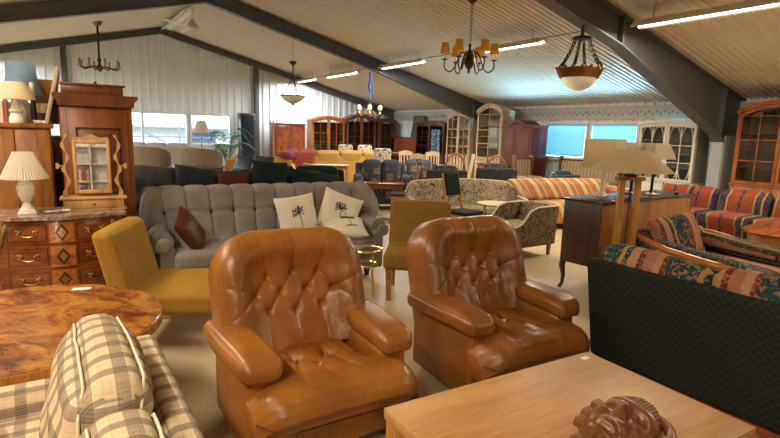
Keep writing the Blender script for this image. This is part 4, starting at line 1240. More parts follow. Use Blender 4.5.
t = thing('dark_wardrobe', 'dark cabinet filling the gap between the oak cabinet and the armoire', 'cabinet', (0.02, 6.35, 0))
part('body', box(-0.40, 0.40, -0.22, 0.22, 0.06, 1.42, 0.005), X['dark_wood'], t)
part('plinth', box(-0.41, 0.41, -0.23, 0.22, 0, 0.06), X['dark_wood'], t)
part('door', box(-0.385, -0.005, -0.238, -0.221, 0.1, 1.38, 0.003), X['dark_wood'], t)
part('door', box(0.005, 0.385, -0.238, -0.221, 0.1, 1.38, 0.003), X['dark_wood'], t)
t = thing('armoire', 'tall narrow red-brown wooden armoire with a stepped cornice', 'armoire', (0.345, 5.56, 0), 0)
w2 = 0.275
part('body', box(-w2, w2, -0.30, 0.26, 0.08, 1.74, 0.004), X['armoire'], t)
part('plinth', box(-w2 - 0.015, w2 + 0.015, -0.32, 0.26, 0, 0.10, 0.006), X['armoire_dark'], t)
part('cornice', prism([(-w2 - 0.012, 1.70), (w2 + 0.012, 1.70), (w2 + 0.02, 1.745), (w2 + 0.045, 1.77), (w2 + 0.05, 1.80), (-w2 - 0.05, 1.80), (-w2 - 0.045, 1.77), (-w2 - 0.02, 1.745)], 'y', -0.345, 0.27), X['armoire_dark'], t)
part('crest', box(-w2 + 0.02, w2 - 0.06, -0.28, -0.245, 1.80, 1.875, 0.004).add(box(-w2 + 0.0, w2 - 0.04, -0.29, -0.235, 1.875, 1.893, 0.004), ball(0.0, -0.262, 1.90, 0.016)), X['armoire_dark'], t)
d_ = part('door', box(-w2 + 0.045, w2 - 0.045, -0.318, -0.30, 0.14, 1.68, 0.004), X['armoire'], t)
for z0, z1 in ((0.22, 0.82), (0.94, 1.52)):
    x0, x1 = -w2 + 0.105, w2 - 0.105
    part('panel_moulding', box(x0, x1, -0.326, -0.316, z0, z0 + 0.014).add(box(x0, x1, -0.326, -0.316, z1 - 0.014, z1), box(x0, x0 + 0.014, -0.326, -0.316, z0, z1), box(x1 - 0.014, x1, -0.326, -0.316, z0, z1)), X['dark_wood'], d_)
    part('panel', box(x0 + 0.05, x1 - 0.05, -0.323, -0.316, z0 + 0.05, z1 - 0.05, 0.004), X['armoire_dark'], d_)

# things on the oak cabinet
ZC = 1.54
def lathe_lamp(name, label, loc, base, bm_, shade, sm, stem=None, cat='lamp', rz=0):
    t = thing(name, label, cat, loc, rz)
    part('base', lathe(base, 24), bm_, t)
    if stem: part('stem', lathe(stem, 10), X['brass'], t)
    part('lamp_shade', lathe(shade, 32), sm, t)
    return t
lathe_lamp('table_lamp', 'white bulbous lamp with a cream cone shade on the oak cabinet', (-0.235, 5.45, ZC),
    [(0, 0), (0.055, 0), (0.06, 0.015), (0.052, 0.05), (0.04, 0.08), (0.055, 0.10), (0.03, 0.14), (0.02, 0.19), (0, 0.19)], X['white_gloss'],
    [(0.145, 0.195), (0.142, 0.20), (0.085, 0.335), (0.082, 0.335)], X['shade_cream'], [(0, 0.18), (0.012, 0.18), (0.012, 0.27), (0, 0.27)])
lathe_lamp('table_lamp', 'lamp with a large worn blue flared shade on the oak cabinet', (-0.19, 5.72, ZC),
    [(0, 0), (0.045, 0), (0.05, 0.02), (0.065, 0.09), (0.06, 0.15), (0.03, 0.20), (0.02, 0.23), (0, 0.23)], X['white_gloss'],
    [(0.155, 0.235), (0.158, 0.25), (0.13, 0.33), (0.112, 0.42), (0.112, 0.51), (0.12, 0.525), (0.117, 0.525)], X['shade_blue'], [(0, 0.22), (0.012, 0.22), (0.012, 0.42), (0, 0.42)])
t = thing('candle_holder', 'slim black bottle-shaped candle holder with a white candle', 'candle holder', (-0.115, 5.50, ZC))
part('holder', lathe([(0, 0), (0.022, 0), (0.022, 0.17), (0.018, 0.19), (0.018, 0.21), (0, 0.21)], 16), X['black'], t)
part('candle', lathe([(0, 0.21), (0.018, 0.21), (0.018, 0.34), (0.006, 0.348), (0, 0.348)], 16), X['white'], t)
lathe_lamp('table_lamp', 'little lamp with a small cream drum shade between the bottle and the frames', (-0.045, 5.56, ZC),
    [(0, 0), (0.035, 0), (0.038, 0.02), (0.02, 0.04), (0.016, 0.09), (0, 0.09)], X['blue_leather'],
    [(0.052, 0.095), (0.05, 0.10), (0.046, 0.175), (0.044, 0.175)], X['shade_cream'], [(0, 0.08), (0.008, 0.08), (0.008, 0.13), (0, 0.13)])
def leaning(name, label, cat, x, y, w, h, th, m, fm, rz, tilt, z=ZC):
    t = thing(name, label, cat, (x, y, z), 0)
    t.rotation_euler = (Matrix.Rotation(R(rz), 3, 'Z') @ Matrix.Rotation(R(tilt), 3, 'X')).to_euler()
    fw = 0.03
    part('frame', box(-w / 2, w / 2, -th / 2, th / 2, 0, fw, 0.003).add(box(-w / 2, w / 2, -th / 2, th / 2, h - fw, h, 0.003), box(-w / 2, -w / 2 + fw, -th / 2, th / 2, fw, h - fw, 0.003), box(w / 2 - fw, w / 2, -th / 2, th / 2, fw, h - fw, 0.003)), fm, t)
    part('picture', box(-w / 2 + fw, w / 2 - fw, -th / 4, th / 4, fw, h - fw), m, t)
    return t
leaning('picture_frame', 'pale wooden picture frame leaning edge-on beside the armoire, nearer of two', 'picture', -0.03, 5.52, 0.30, 0.50, 0.03, X['canvas'], X['limed'], 90, 13)
leaning('picture_frame', 'honey wooden picture frame leaning behind the pale one by the armoire', 'picture', 0.012, 5.74, 0.22, 0.47, 0.03, X['canvas'], X['mirror_wood'], 90, 9)
solo('orange_board', box(-0.10, 0.10, -0.01, 0.01, 0, 0.40, 0.003), X['orange_card'], 'plain orange board standing behind the small drum lamp', 'board', (-0.03, 5.865, ZC), 0)
for i, (x, w_, h_, c) in enumerate(((-0.36, 0.032, 0.19, (0.55, 0.5, 0.4)), (-0.325, 0.028, 0.21, (0.30, 0.06, 0.04)), (-0.295, 0.024, 0.18, (0.08, 0.10, 0.16)), (-0.268, 0.03, 0.2, (0.6, 0.56, 0.48)), (-0.235, 0.03, 0.17, (0.12, 0.07, 0.04)))):
    bk = thing('book', ['cream-spined', 'dark red', 'navy', 'ivory-spined', 'brown'][i] + ' book standing at the back of the oak cabinet top', 'book', (x, 5.80, ZC), 0, 'books on the oak cabinet')
    cm = plain('book_cover_%d' % i, c, 0.6)
    part('cover', box(-w_ / 2, -w_ / 2 + 0.003, -0.07, 0.07, 0, h_).add(box(w_ / 2 - 0.003, w_ / 2, -0.07, 0.07, 0, h_), box(-w_ / 2 + 0.003, w_ / 2 - 0.003, -0.07, -0.066, 0, h_)), cm, bk)
    part('pages', box(-w_ / 2 + 0.003, w_ / 2 - 0.003, -0.064, 0.066, 0.004, h_ - 0.004), X['paper'], bk)
cd = []
for i in range(70):
    a = i * 0.62
    cd.append((0.05 * math.cos(a) + 0.02 * math.sin(i * 1.7), 0.028 * math.sin(a * 1.1), 0.006 + 0.02 * (0.5 + 0.5 * math.sin(i * 0.8))))
solo('lamp_cord', tube(cd, 0.004, 5), X['white'], 'tangle of white lamp cord on the front edge of the oak cabinet', 'cord', (-0.055, 5.43, ZC))

# sideboard seen from its back, lamps on and before it
t = thing('sideboard', 'oak sideboard on curved dark legs with a dark top under three lamps', 'sideboard', (5.32, 3.32, 0), 3)
part('body', box(-0.90, 0.90, -0.21, 0.21, 0.30, 0.93, 0.004), X['sideboard'], t)
part('top', box(-0.93, 0.93, -0.24, 0.24, 0.93, 0.955, 0.006), X['dark_top'], t)
part('end_panel', box(-0.912, -0.90, -0.212, 0.212, 0.29, 0.93, 0.003), X['dark_wood'], t, 'dark end of the sideboard')  # ends set darker than the oak body
part('end_panel', box(0.90, 0.912, -0.212, 0.212, 0.29, 0.93, 0.003), X['dark_wood'], t, 'dark end of the sideboard')
for sx in (-1, 1):
    for sy in (-1, 1):
        x, y = sx * 0.875, sy * 0.185
        p = [(x, y, 0.34), (x + sx * 0.012, y + sy * 0.012, 0.24), (x - sx * 0.004, y, 0.13), (x + sx * 0.002, y + sy * 0.004, 0.05), (x + sx * 0.025, y + sy * 0.02, 0.0)]
        part('leg', tube(p, [0.034, 0.032, 0.021, 0.017, 0.023], 8), X['dark_wood'], t)
SB = 0.955
# twin-post oak standard lamp with a wide shade
t = thing('standard_lamp', 'standing lamp of two honey wood posts with a wide cream cone shade', 'lamp', (4.53, 2.87, 0), -33)
for s in (-1, 1): part('post', cb(s * 0.075, 0, 0.02, 0.055, 0.055, 1.16, 0.006), X['oak_post'], t)
part('foot', box(-0.16, 0.16, -0.10, 0.10, 0, 0.03, 0.006), X['oak_post'], t)
part('crossbar', box(-0.125, 0.125, -0.05, 0.05, 1.18, 1.215, 0.006), X['oak_post'], t)
part('socket', lathe([(0, 1.215), (0.06, 1.215), (0.06, 1.235), (0.03, 1.245), (0.022, 1.30), (0, 1.30)], 16), X['black'], t)
part('lamp_shade', lathe([(0.365, 1.265), (0.36, 1.27), (0.13, 1.46), (0.126, 1.46)], 40), X['shade_tan'], t)
part('power_cord', tube([(0.02, 0.03, 1.2), (0.03, 0.035, 0.9), (0.02, 0.03, 0.5), (0.03, 0.03, 0.03)], 0.006, 6), X['black'], t)
def sq_shade(r0, z0, r1, z1):
    V = []
    for r, z in ((r0, z0), (r1, z1), (r1 - 0.004, z1), (r0 - 0.004, z0)):
        V += [(r, -r, z), (r, r, z), (-r, r, z), (-r, -r, z)]
    F = []
    for j in range(4):
        for i in range(4):
            F.append((j * 4 + i, j * 4 + (i + 1) % 4, ((j + 1) % 4) * 4 + (i + 1) % 4, ((j + 1) % 4) * 4 + i))
    return G(V, F)
def table_lamp_sq(label, loc, rz, stem_m, r0, z0, r1, z1, base, stem_h, sm, group=None):
    t = thing('table_lamp', label, 'lamp', loc, rz, group)
    part('base', base, stem_m, t)
    part('stem', lathe([(0, 0.02), (0.016, 0.02), (0.016, stem_h), (0, stem_h)], 12), stem_m, t)
    part('lamp_shade', sq_shade(r0, z0, r1, z1), sm, t, angle=20)
    return t
table_lamp_sq('white-stemmed lamp with a cream box shade at the left end of the sideboard', (4.87, 3.40, SB), 16, X['white'], 0.165, 0.30, 0.155, 0.60,
    cb(0, 0, 0, 0.15, 0.11, 0.02, 0.004).add(cb(0, 0, 0.02, 0.10, 0.07, 0.02, 0.006)), 0.40, X['shade_cream'])
dk = lathe([(0, 0), (0.085, 0), (0.085, 0.012), (0.03, 0.03), (0.018, 0.05), (0, 0.05)], 20)
table_lamp_sq('black-stemmed lamp with a tapered white shade, right one of the pair on the sideboard', (5.60, 3.28, SB), -18, X['black'], 0.15, 0.40, 0.095, 0.57, dk, 0.43, X['shade_white'], 'black lamps on the sideboard')
table_lamp_sq('black-stemmed lamp with a tapered white shade, left one of the pair on the sideboard', (5.47, 3.44, SB), -10, X['black'], 0.12, 0.40, 0.075, 0.57, dk, 0.43, X['shade_white'], 'black lamps on the sideboard')
solo('cord_switch', soft(0, 0, 0.013, 0.07, 0.04, 0.026, 0.01), X['black'], 'small black cord switch on the right part of the sideboard top', 'switch', (5.98, 3.20, SB), 20)

# teal lattice sofa seen from behind: faces +X
def teal_sofa():
    t = thing('teal_sofa', 'dark teal sofa with a gold lattice weave, its back to the coffee table', 'sofa', (3.42, 1.02, 0), 90)
    part('base', soft(0, 0.0, 0.22, 2.10, 0.74, 0.30, 0.03), X['teal'], t)
    def lean(x, y, z): return (x, y + 0.20 * (z - 0.3), z)
    part('back_panel', soft(0, 0.37, 0.43, 2.16, 0.10, 0.70, 0.03).fn(lean), X['teal'], t)
    for i, x in enumerate((-0.70, 0.0, 0.70)):
        def roll(px, py, pz): return (px, py + 0.22 * (pz - 0.55), pz + 0.010 * math.sin((px - x) * 4.5))
        part('back_cushion', soft(x, 0.30, 0.66, 0.69, 0.20, 0.40, 0.08, (0.01, 0.03, 0.025), 8, 5).fn(roll), X['kelim'], t)
        part('seat_cushion', soft(x, -0.10, 0.42, 0.69, 0.62, 0.14, 0.05, (0, 0, 0.02)), X['kelim'], t)
    for s in (-1, 1):
        part('arm_panel', soft(s * 1.04, -0.05, 0.36, 0.10, 0.78, 0.38, 0.04), X['teal'], t)
        part('arm_rail', tube([(s * 1.06, 0.36, 0.66), (s * 1.07, 0.1, 0.63), (s * 1.07, -0.25, 0.60), (s * 1.06, -0.42, 0.56), (s * 1.05, -0.45, 0.46)], [0.025, 0.03, 0.032, 0.032, 0.026], 8), X['rosewood'], t)
    part('plinth', box(-1.03, 1.03, -0.34, 0.36, 0.02, 0.07), X['rosewood'], t)
    for sx in (-1, 1):
        for y in (-0.3, 0.32): part('foot', cb(sx * 0.98, y, 0, 0.06, 0.06, 0.03, 0.004), X['rosewood'], t)
teal_sofa()

# tapestry armchair with a curved wooden rail
def rail_chair():
    t = thing('tapestry_armchair', 'low teal and rose tapestry armchair with a curved polished wood arm rail', 'armchair', (5.12, 2.30, 0), -8)
    part('base', soft(0, 0, 0.24, 0.84, 0.84, 0.24, 0.03), X['teal'], t)
    part('seat_cushion', soft(0, -0.10, 0.40, 0.72, 0.78, 0.14, 0.05, (0, 0, 0.02)), X['kelim'], t)
    part('backrest', soft(0, 0.42, 0.44, 0.92, 0.14, 0.52, 0.06).fn(lambda x, y, z: (x, y + 0.18 * (z - 0.3), z)), X['kelim'], t)
    for s in (-1, 1):
        part('arm_panel', soft(s * 0.46, -0.02, 0.34, 0.12, 0.90, 0.36, 0.05), X['teal'], t)
        part('arm_pad', soft(s * 0.45, 0.0, 0.55, 0.20, 0.98, 0.13, 0.062, (0.02, 0.01, 0.015)).fn(lambda x, y, z: (x - s * 0.05 * max(0, y), y, z + 0.07 * max(0, y) - 0.03 * max(0, -y))), X['kelim'], t)
        part('arm_rail', tube([(s * 0.44, 0.54, 0.655), (s * 0.52, 0.40, 0.635), (s * 0.56, 0.1, 0.585), (s * 0.55, -0.25, 0.555), (s * 0.53, -0.45, 0.545), (s * 0.50, -0.52, 0.52), (s * 0.49, -0.545, 0.44), (s * 0.48, -0.55, 0.32)], [0.02, 0.026, 0.03, 0.032, 0.034, 0.034, 0.032, 0.028], 10), X['orange_rail'], t, angle=60)
    for sx in (-1, 1):
        for y in (-0.34, 0.34): part('leg', cb(sx * 0.36, y, 0, 0.06, 0.06, 0.13, 0.004), X['rosewood'], t)
rail_chair()
cushion('tapestry_cushion', 'loose tapestry cushion tilted against the armchair back near the sideboard', X['kelim'], 0.62, 0.42, 0.17, (4.98, 2.62, 0.66), -12, -22, -6, None, 6)

# dark table corner and the oval table on the right
t = thing('dark_table', 'dark polished wooden table whose corner shows at the right edge', 'table', (4.95, 1.35, 0), -5)
part('tabletop', box(-0.55, 0.55, -0.32, 0.32, 0.47, 0.50, 0.01), X['rosewood'], t)
legs(t, 1.0, 0.56, 0.47, X['rosewood'], 0.06, 0.06)
t = thing('oval_table', 'low inlaid wood coffee table in front of the red striped sofa', 'coffee table', (7.65, 2.65, 0), 0)
part('tabletop', lathe([(0, 0.46), (0.56, 0.46), (0.60, 0.475), (0.60, 0.495), (0.58, 0.505), (0, 0.505)], 48).fn(lambda x, y, z: (x * 1.1, y * 0.75, z)), X['rosewood'], t)
part('apron', lathe([(0.50, 0.36), (0.52, 0.36), (0.52, 0.46), (0.50, 0.46)], 40).fn(lambda x, y, z: (x * 1.1, y * 0.75, z)), X['teak'], t)
for a in (0.7, 2.44, 3.84, 5.58):
    x, y = 0.48 * math.cos(a) * 1.1, 0.48 * math.sin(a) * 0.75
    part('leg', tube([(x, y, 0.46), (x * 1.04, y * 1.04, 0.3), (x * 0.97, y * 0.97, 0.12), (x * 1.06, y * 1.06, 0.0)], [0.035, 0.03, 0.02, 0.022], 8), X['rosewood'], t)

# red and navy tapestry sofa facing -X
def kelim_sofa():
    t = thing('striped_tapestry_sofa', 'low sofa in red and navy striped tapestry against the right side', 'sofa', (8.75, 3.75, 0), -90)
    part('base', soft(0, 0.02, 0.21, 2.3, 0.80, 0.28, 0.03), X['kelim2'], t)
    for i, x in enumerate((-0.76, 0.0, 0.76)):
        part('seat_cushion', soft(x, -0.08, 0.41, 0.74, 0.70, 0.15, 0.05, (0, 0, 0.02)), X['kelim2'], t)
        part('back_cushion', soft(x, 0.24, 0.60, 0.74, 0.20, 0.42, 0.09, (0.01, 0.05, 0.03), 8, 5).fn(lambda px, py, pz: (px, py + 0.2 * (pz - 0.5), pz)), X['kelim2'], t)
    part('back_panel', soft(0, 0.40, 0.38, 2.3, 0.12, 0.56, 0.04), X['kelim2'], t)
    for s in (-1, 1): part('armrest', soft(s * 1.20, -0.02, 0.40, 0.18, 0.86, 0.42, 0.08, (0.01, 0.01, 0.01)), X['kelim2'], t)
    legs(t, 2.2, 0.76, 0.08, X['rosewood'], 0.06, 0.06)
kelim_sofa()
cushion('red_cushion', 'red patterned cushion on the far arm end of the red and navy sofa', X['kelim2'], 0.5, 0.42, 0.15, (8.60, 4.62, 0.66), -78, -16, 4, None, 8)
# ---------------------------------------------------------------- back of the hall
def simple_sofa(name, label, cat, loc, rz, w, d, sh, bh, m, mc, n=2, arms=True, lm=None, group=None, armh=0.58, rake=0.18, bt=0.18, wood_posts=None, roll=0.08):
    t = thing(name, label, cat, loc, rz, group)
    part('base', soft(0, 0, sh * 0.55, w, d * 0.92, sh * 0.6, 0.03), m, t)
    iw = w - (0.34 if arms else 0.04)
    part('back_panel', soft(0, d / 2 - 0.10, (sh * 0.3 + bh - 0.05) / 2, w - 0.04, 0.12, bh - 0.05 - sh * 0.3, 0.045).fn(lambda x, y, z: (x, y + rake * (z - sh), z)), m, t)
    for i in range(n):
        x = -iw / 2 + iw * (i + 0.5) / n
        part('seat_cushion', soft(x, -0.06, sh - 0.05, iw / n - 0.01, d * 0.78, 0.15, 0.05, (0, 0, 0.02)), mc, t)
        part('back_cushion', soft(x, d / 2 - 0.22, (sh + bh) / 2 + 0.01, iw / n - 0.01, bt, bh - sh + 0.0, roll, (0.01, 0.04, 0.02)).fn(lambda px, py, pz: (px, py + rake * (pz - sh), pz)), mc, t)
    if arms:
        for s in (-1, 1):
            part('armrest', soft(s * (w / 2 - 0.09), -0.02, armh / 2 + 0.06, 0.18, d * 0.96, armh - 0.08, 0.075, (0.01, 0.01, 0.015)), m, t)
            if wood_posts: part('arm_trim', bar((s * (w / 2 + 0.005), -d * 0.46, 0.08), (s * (w / 2 + 0.005), -d * 0.46, armh + 0.06), 0.05, None, 0.01), wood_posts, t)
    legs(t, w - 0.06, d * 0.86, sh * 0.27, lm or X['dark_wood'], 0.055, 0.06)
    return t

def chair(name, label, loc, rz, m, ms, sw=0.44, sd=0.42, sh=0.45, bh=0.95, style='slat', group=None, cat='chair'):
    t = thing(name, label, cat, loc, rz, group)
    part('seat', soft(0, 0, sh - 0.02, sw, sd, 0.045, 0.015, (0, 0, 0.006), 3, 3), ms, t)
    fr = box(-sw / 2 + 0.02, sw / 2 - 0.02, -sd / 2 + 0.02, -sd / 2 + 0.04, sh - 0.10, sh - 0.04).add(box(-sw / 2 + 0.02, sw / 2 - 0.02, sd / 2 - 0.04, sd / 2 - 0.02, sh - 0.10, sh - 0.04), box(-sw / 2 + 0.02, -sw / 2 + 0.04, -sd / 2 + 0.02, sd / 2 - 0.02, sh - 0.10, sh - 0.04), box(sw / 2 - 0.04, sw / 2 - 0.02, -sd / 2 + 0.02, sd / 2 - 0.02, sh - 0.10, sh - 0.04))
    part('apron', fr, m, t)
    for s in (-1, 1):
        part('leg', bar((s * (sw / 2 - 0.03), -sd / 2 + 0.03, 0), (s * (sw / 2 - 0.03), -sd / 2 + 0.03, sh - 0.04), 0.036, None, 0.004), m, t)
        part('leg', tube([(s * (sw / 2 - 0.03), sd / 2 + 0.03, 0), (s * (sw / 2 - 0.03), sd / 2 - 0.025, sh * 0.6), (s * (sw / 2 - 0.03), sd / 2 - 0.02, sh), (s * (sw / 2 - 0.035), sd / 2 + 0.09, bh)], [0.018, 0.021, 0.021, 0.016], 6), m, t)
    def by(z): return sd / 2 - 0.02 + 0.11 * (z - sh) / (bh - sh)
    if style == 'slat':
        tp = [(-sw / 2 + 0.01, bh - 0.10)] + [(-sw / 2 + 0.01 + (sw - 0.02) * i / 12, bh - 0.02 + 0.05 * math.sin(i / 12 * pi)) for i in range(13)] + [(sw / 2 - 0.01, bh - 0.10)]
        part('top_rail', prism(tp, 'y', by(bh) - 0.025, by(bh) - 0.003), m, t)
        for k in range(4):
            x = -sw / 2 + 0.08 + (sw - 0.16) * k / 3
            part('slat', bar((x, by(sh), sh), (x, by(bh - 0.08) - 0.01, bh - 0.08), 0.03, 0.012), m, t)
    elif style == 'panel':
        g = soft(0, 0, 0, sw - 0.10, 0.045, (bh - sh) * 0.62, 0.015, (0, 0.006, 0))
        zc = bh - (bh - sh) * 0.31 + 0.005
        part('backrest', g.fn(lambda x, y, z: (x, y + by(z + zc) - 0.012, z + zc)), ms, t)
    elif style == 'hoop':
        hp = [(-sw / 2 + 0.02, by(sh), sh)] + [(-(sw / 2 + 0.01) * math.cos(a), by(sh + 0.2 + (bh - sh - 0.2) * math.sin(a)), sh + 0.2 + (bh - sh - 0.2) * math.sin(a)) for a in [pi * i / 14 for i in range(15)]] + [(sw / 2 - 0.02, by(sh), sh)]
        part('hoop', tube(hp, 0.022, 8), m, t)
        for k in range(5):
            x = -sw / 2 + 0.09 + (sw - 0.18) * k / 4
            z2 = sh + 0.2 + (bh - sh - 0.22) * math.sqrt(max(0, 1 - (x / (sw / 2 + 0.01)) ** 2))
            part('spindle', tube([(x, by(sh), sh), (x, by(z2), z2)], 0.009, 6), m, t)
    return t

def table(name, label, cat, loc, rz, w, d, h, m, mt=None, th=0.035, s=0.05):
    t = thing(name, label, cat, loc, rz)
    part('tabletop', box(-w / 2, w / 2, -d / 2, d / 2, h - th, h, 0.005), mt or m, t)
    part('apron', box(-w / 2 + 0.05, w / 2 - 0.05, -d / 2 + 0.05, -d / 2 + 0.07, h - th - 0.07, h - th).add(box(-w / 2 + 0.05, w / 2 - 0.05, d / 2 - 0.07, d / 2 - 0.05, h - th - 0.07, h - th), box(-w / 2 + 0.05, -w / 2 + 0.07, -d / 2 + 0.07, d / 2 - 0.07, h - th - 0.07, h - th), box(w / 2 - 0.07, w / 2 - 0.05, -d / 2 + 0.07, d / 2 - 0.07, h - th - 0.07, h - th)), m, t)
    legs(t, w, d, h - th, m, s, 0.06)
    return t

# floral camel-back sofa
def floral_sofa():
    t = thing('floral_sofa', 'beige and grey floral sofa with an arched back and pale arm edges', 'sofa', (5.40, 6.12, 0), -17)
    W, B = 0.96, 0.47
    def d(u, v):
        k = min(1, (1 - v) / 0.12); return 0.05 + 0.06 * math.sqrt(max(0, 1 - (1 - k) ** 2))
    def plan(u, v):
        a = 2 * u - 1; top = B * (0.90 + 0.10 * math.cos(a * pi / 2)) - 0.14 * max(0, (abs(a) - 0.82) / 0.18) ** 2
        return a * W, v * top, a
    def P(x, y, z, a): return (x, 0.26 + y + 0.2 * z - 0.16 * max(0, (abs(a) - 0.75) / 0.25) ** 1.6, 0.38 + z)
    def fr(u, v): x, z, a = plan(u, v); return P(x, -d(u, v), z, a)
    def bk(u, v): x, z, a = plan(u, v); return P(x, d(u, v) * 0.6, z, a)
    b = part('backrest', shell(fr, bk, 60, 14), X['floral'], t, angle=60)
    part('top_trim', tube([P(*(lambda q: (q[0], 0.0, q[1] + 0.0, q[2]))(plan(i / 40, 1.0))) for i in range(41)], 0.014, 6), X['plaid_pipe'], b)
    part('seat_cushion', soft(0, -0.10, 0.37, 1.66, 0.66, 0.17, 0.06, (0, 0, 0.02)), X['floral'], t)
    part('base', soft(0, -0.04, 0.23, 1.80, 0.68, 0.14, 0.03), X['floral'], t)
    for s in (-1, 1):
        part('arm_panel', soft(s * 0.90, -0.06, 0.36, 0.12, 0.70, 0.40, 0.05).fn(lambda x, y, z: (x, y, z + 0.10 * max(0, y) * (z > 0.4))), X['floral'], t)
        part('arm_trim', tube([(s * 0.92, 0.28, 0.66), (s * 0.93, 0.05, 0.585), (s * 0.92, -0.22, 0.565), (s * 0.90, -0.40, 0.53), (s * 0.88, -0.42, 0.40)], 0.025, 8), X['plaid_pipe'], t)
    legs(t, 1.8, 0.66, 0.17, X['dark_wood'], 0.05, 0.06)
floral_sofa()

# floral low armchair with its side panel towards the camera; faces -X
def floral_chair():
    t = thing('floral_armchair', 'low dark floral armchair with pale sloping arms beside the sideboard end', 'armchair', (5.08, 4.80, 0), -88)
    sidep = [(-0.56, 0.16), (0.46, 0.16), (0.50, 0.655), (0.12, 0.655), (-0.02, 0.61), (-0.16, 0.46), (-0.26, 0.42), (-0.56, 0.43)]
    for s in (-1, 1):
        a, b = sorted((s * 0.31, s * 0.25))
        part('side_panel', prism(sidep, 'x', a, b), X['floral2'], t)
        tp = [(s * 0.28, y, z + 0.012) for y, z in ((-0.56, 0.425), (-0.26, 0.415), (-0.16, 0.455), (-0.02, 0.605), (0.12, 0.645), (0.50, 0.65))]
        part('arm_trim', tube(tp, 0.014, 8), X['plaid_pipe'], t)
    part('backrest', soft(0, 0.44, 0.46, 0.56, 0.13, 0.40, 0.05, (0, 0.02, 0.02)).fn(lambda x, y, z: (x, y + 0.15 * (z - 0.4), z)), X['floral'], t)
    part('seat_cushion', soft(0, -0.08, 0.36, 0.48, 0.86, 0.13, 0.05, (0, 0, 0.02)), X['floral'], t)
    part('base', soft(0, 0, 0.23, 0.49, 0.90, 0.14, 0.02), X['floral2'], t)
    legs(t, 0.60, 0.94, 0.17, X['teak'], 0.05, 0.05)
floral_chair()

t = thing('round_side_table', 'small round pale wood side table in front of the floral sofa', 'side table', (5.32, 5.40, 0))
part('tabletop', lathe([(0, 0.575), (0.27, 0.575), (0.28, 0.585), (0.28, 0.60), (0, 0.605)], 40), X['pine'], t)
for i in range(3):
    a = i * 2 * pi / 3 + 0.3
    part('leg', tube([(0.15 * math.cos(a), 0.15 * math.sin(a), 0.58), (0.24 * math.cos(a), 0.24 * math.sin(a), 0)], [0.02, 0.014], 8), X['pine'], t)
chair('dining_chair', 'wooden dining chair with a black seat and square black back panel before the floral sofa', (4.74, 5.42, 0), 12, X['oak_post'], X['navy'], 0.40, 0.38, 0.52, 1.02, 'panel')

# salmon and yellow striped sofa, beige benches, blue chair behind the lamps
simple_sofa('striped_sofa', 'long salmon and yellow striped sofa behind the floral armchair', 'sofa', (7.65, 6.05, 0), -12, 2.5, 0.86, 0.42, 0.80, X['orange_stripe'], X['orange_stripe'], 1, True, None, None, 0.66, 0.2, 0.24, None, 0.11)
def bench(label, loc, rz, w):
    t = thing('upholstered_bench', label, 'bench', loc, rz, 'beige striped corner benches')
    part('base', box(-w / 2, w / 2, -0.26, 0.22, 0.06, 0.40, 0.006), X['rosewood'], t)
    part('seat_cushion', soft(0, -0.05, 0.45, w - 0.02, 0.44, 0.10, 0.04), X['beige_stripe'], t)
    part('backrest', soft(0, 0.20, 0.71, w - 0.04, 0.09, 0.48, 0.035).fn(lambda x, y, z: (x, y + 0.1 * (z - 0.45), z)), X['beige_stripe'], t)
    part('top_rail', box(-w / 2, w / 2, 0.20, 0.27, 0.945, 0.99, 0.008), X['walnut'], t)
    part('plinth', box(-w / 2 + 0.03, w / 2 - 0.03, -0.22, 0.2, 0, 0.06), X['dark_wood'], t)
    for s in (-1, 1): part('end_post', box(*sorted((s * w / 2, s * (w / 2 - 0.05))), 0.13, 0.275, 0.40, 1.06, 0.008), X['walnut'], t)
    return t
bench('beige striped bench with a dark top rail under the blue-blinded windows', (11.85, 8.85, 0), -90, 1.9)
bench('short beige striped bench section beside the cherry-red wardrobe', (10.95, 9.98, 0), 0, 0.72)
simple_sofa('blue_armchair', 'plain navy blue armchair behind the cream box-shade lamp', 'armchair', (8.25, 6.95, 0), 180, 0.9, 0.8, 0.42, 0.90, X['blue_leather'], X['blue_leather'], 1)

# blue patterned sofas and chairs
simple_sofa('blue_patterned_sofa', 'blue tapestry loveseat with tan motifs left of the black-seated chair', 'sofa', (5.75, 9.2, 0), -28, 1.15, 0.85, 0.44, 0.96, X['bluepat'], X['bluepat'], 2, True, None, 'blue tapestry suite', 0.66, 0.18, 0.2, X['walnut'])
simple_sofa('blue_patterned_sofa', 'blue tapestry sofa further back in front of the pale pine chairs', 'sofa', (7.0, 9.62, 0), -30, 0.98, 0.85, 0.44, 0.93, X['bluepat'], X['bluepat'], 2, True, None, 'blue tapestry suite', 0.66, 0.18, 0.2, X['walnut'])
simple_sofa('slate_armchair', 'slate tapestry armchair seen from behind, left of two beyond the floral sofa', 'armchair', (6.15, 7.72, 0), 155, 0.80, 0.82, 0.44, 0.97, X['bluepat2'], X['bluepat2'], 1, True, None, 'slate tapestry armchairs', 0.62)
simple_sofa('slate_armchair', 'slate tapestry armchair seen from behind, right of two beyond the floral sofa', 'armchair', (7.02, 7.30, 0), 150, 0.80, 0.82, 0.44, 1.03, X['bluepat2'], X['bluepat2'], 1, True, None, 'slate tapestry armchairs', 0.62)
table('wood_table', 'reddish wooden occasional table in front of the blue tapestry loveseat', 'table', (5.32, 8.52, 0), -27, 0.86, 0.42, 0.60, X['teak'], X['rosewood'])
chair('dining_chair', 'wooden dining chair with a dark seat beside the reddish occasional table', (5.40, 7.92, 0), -123, X['oak_post'], X['charcoal'], 0.44, 0.44, 0.46, 0.95, 'slat')

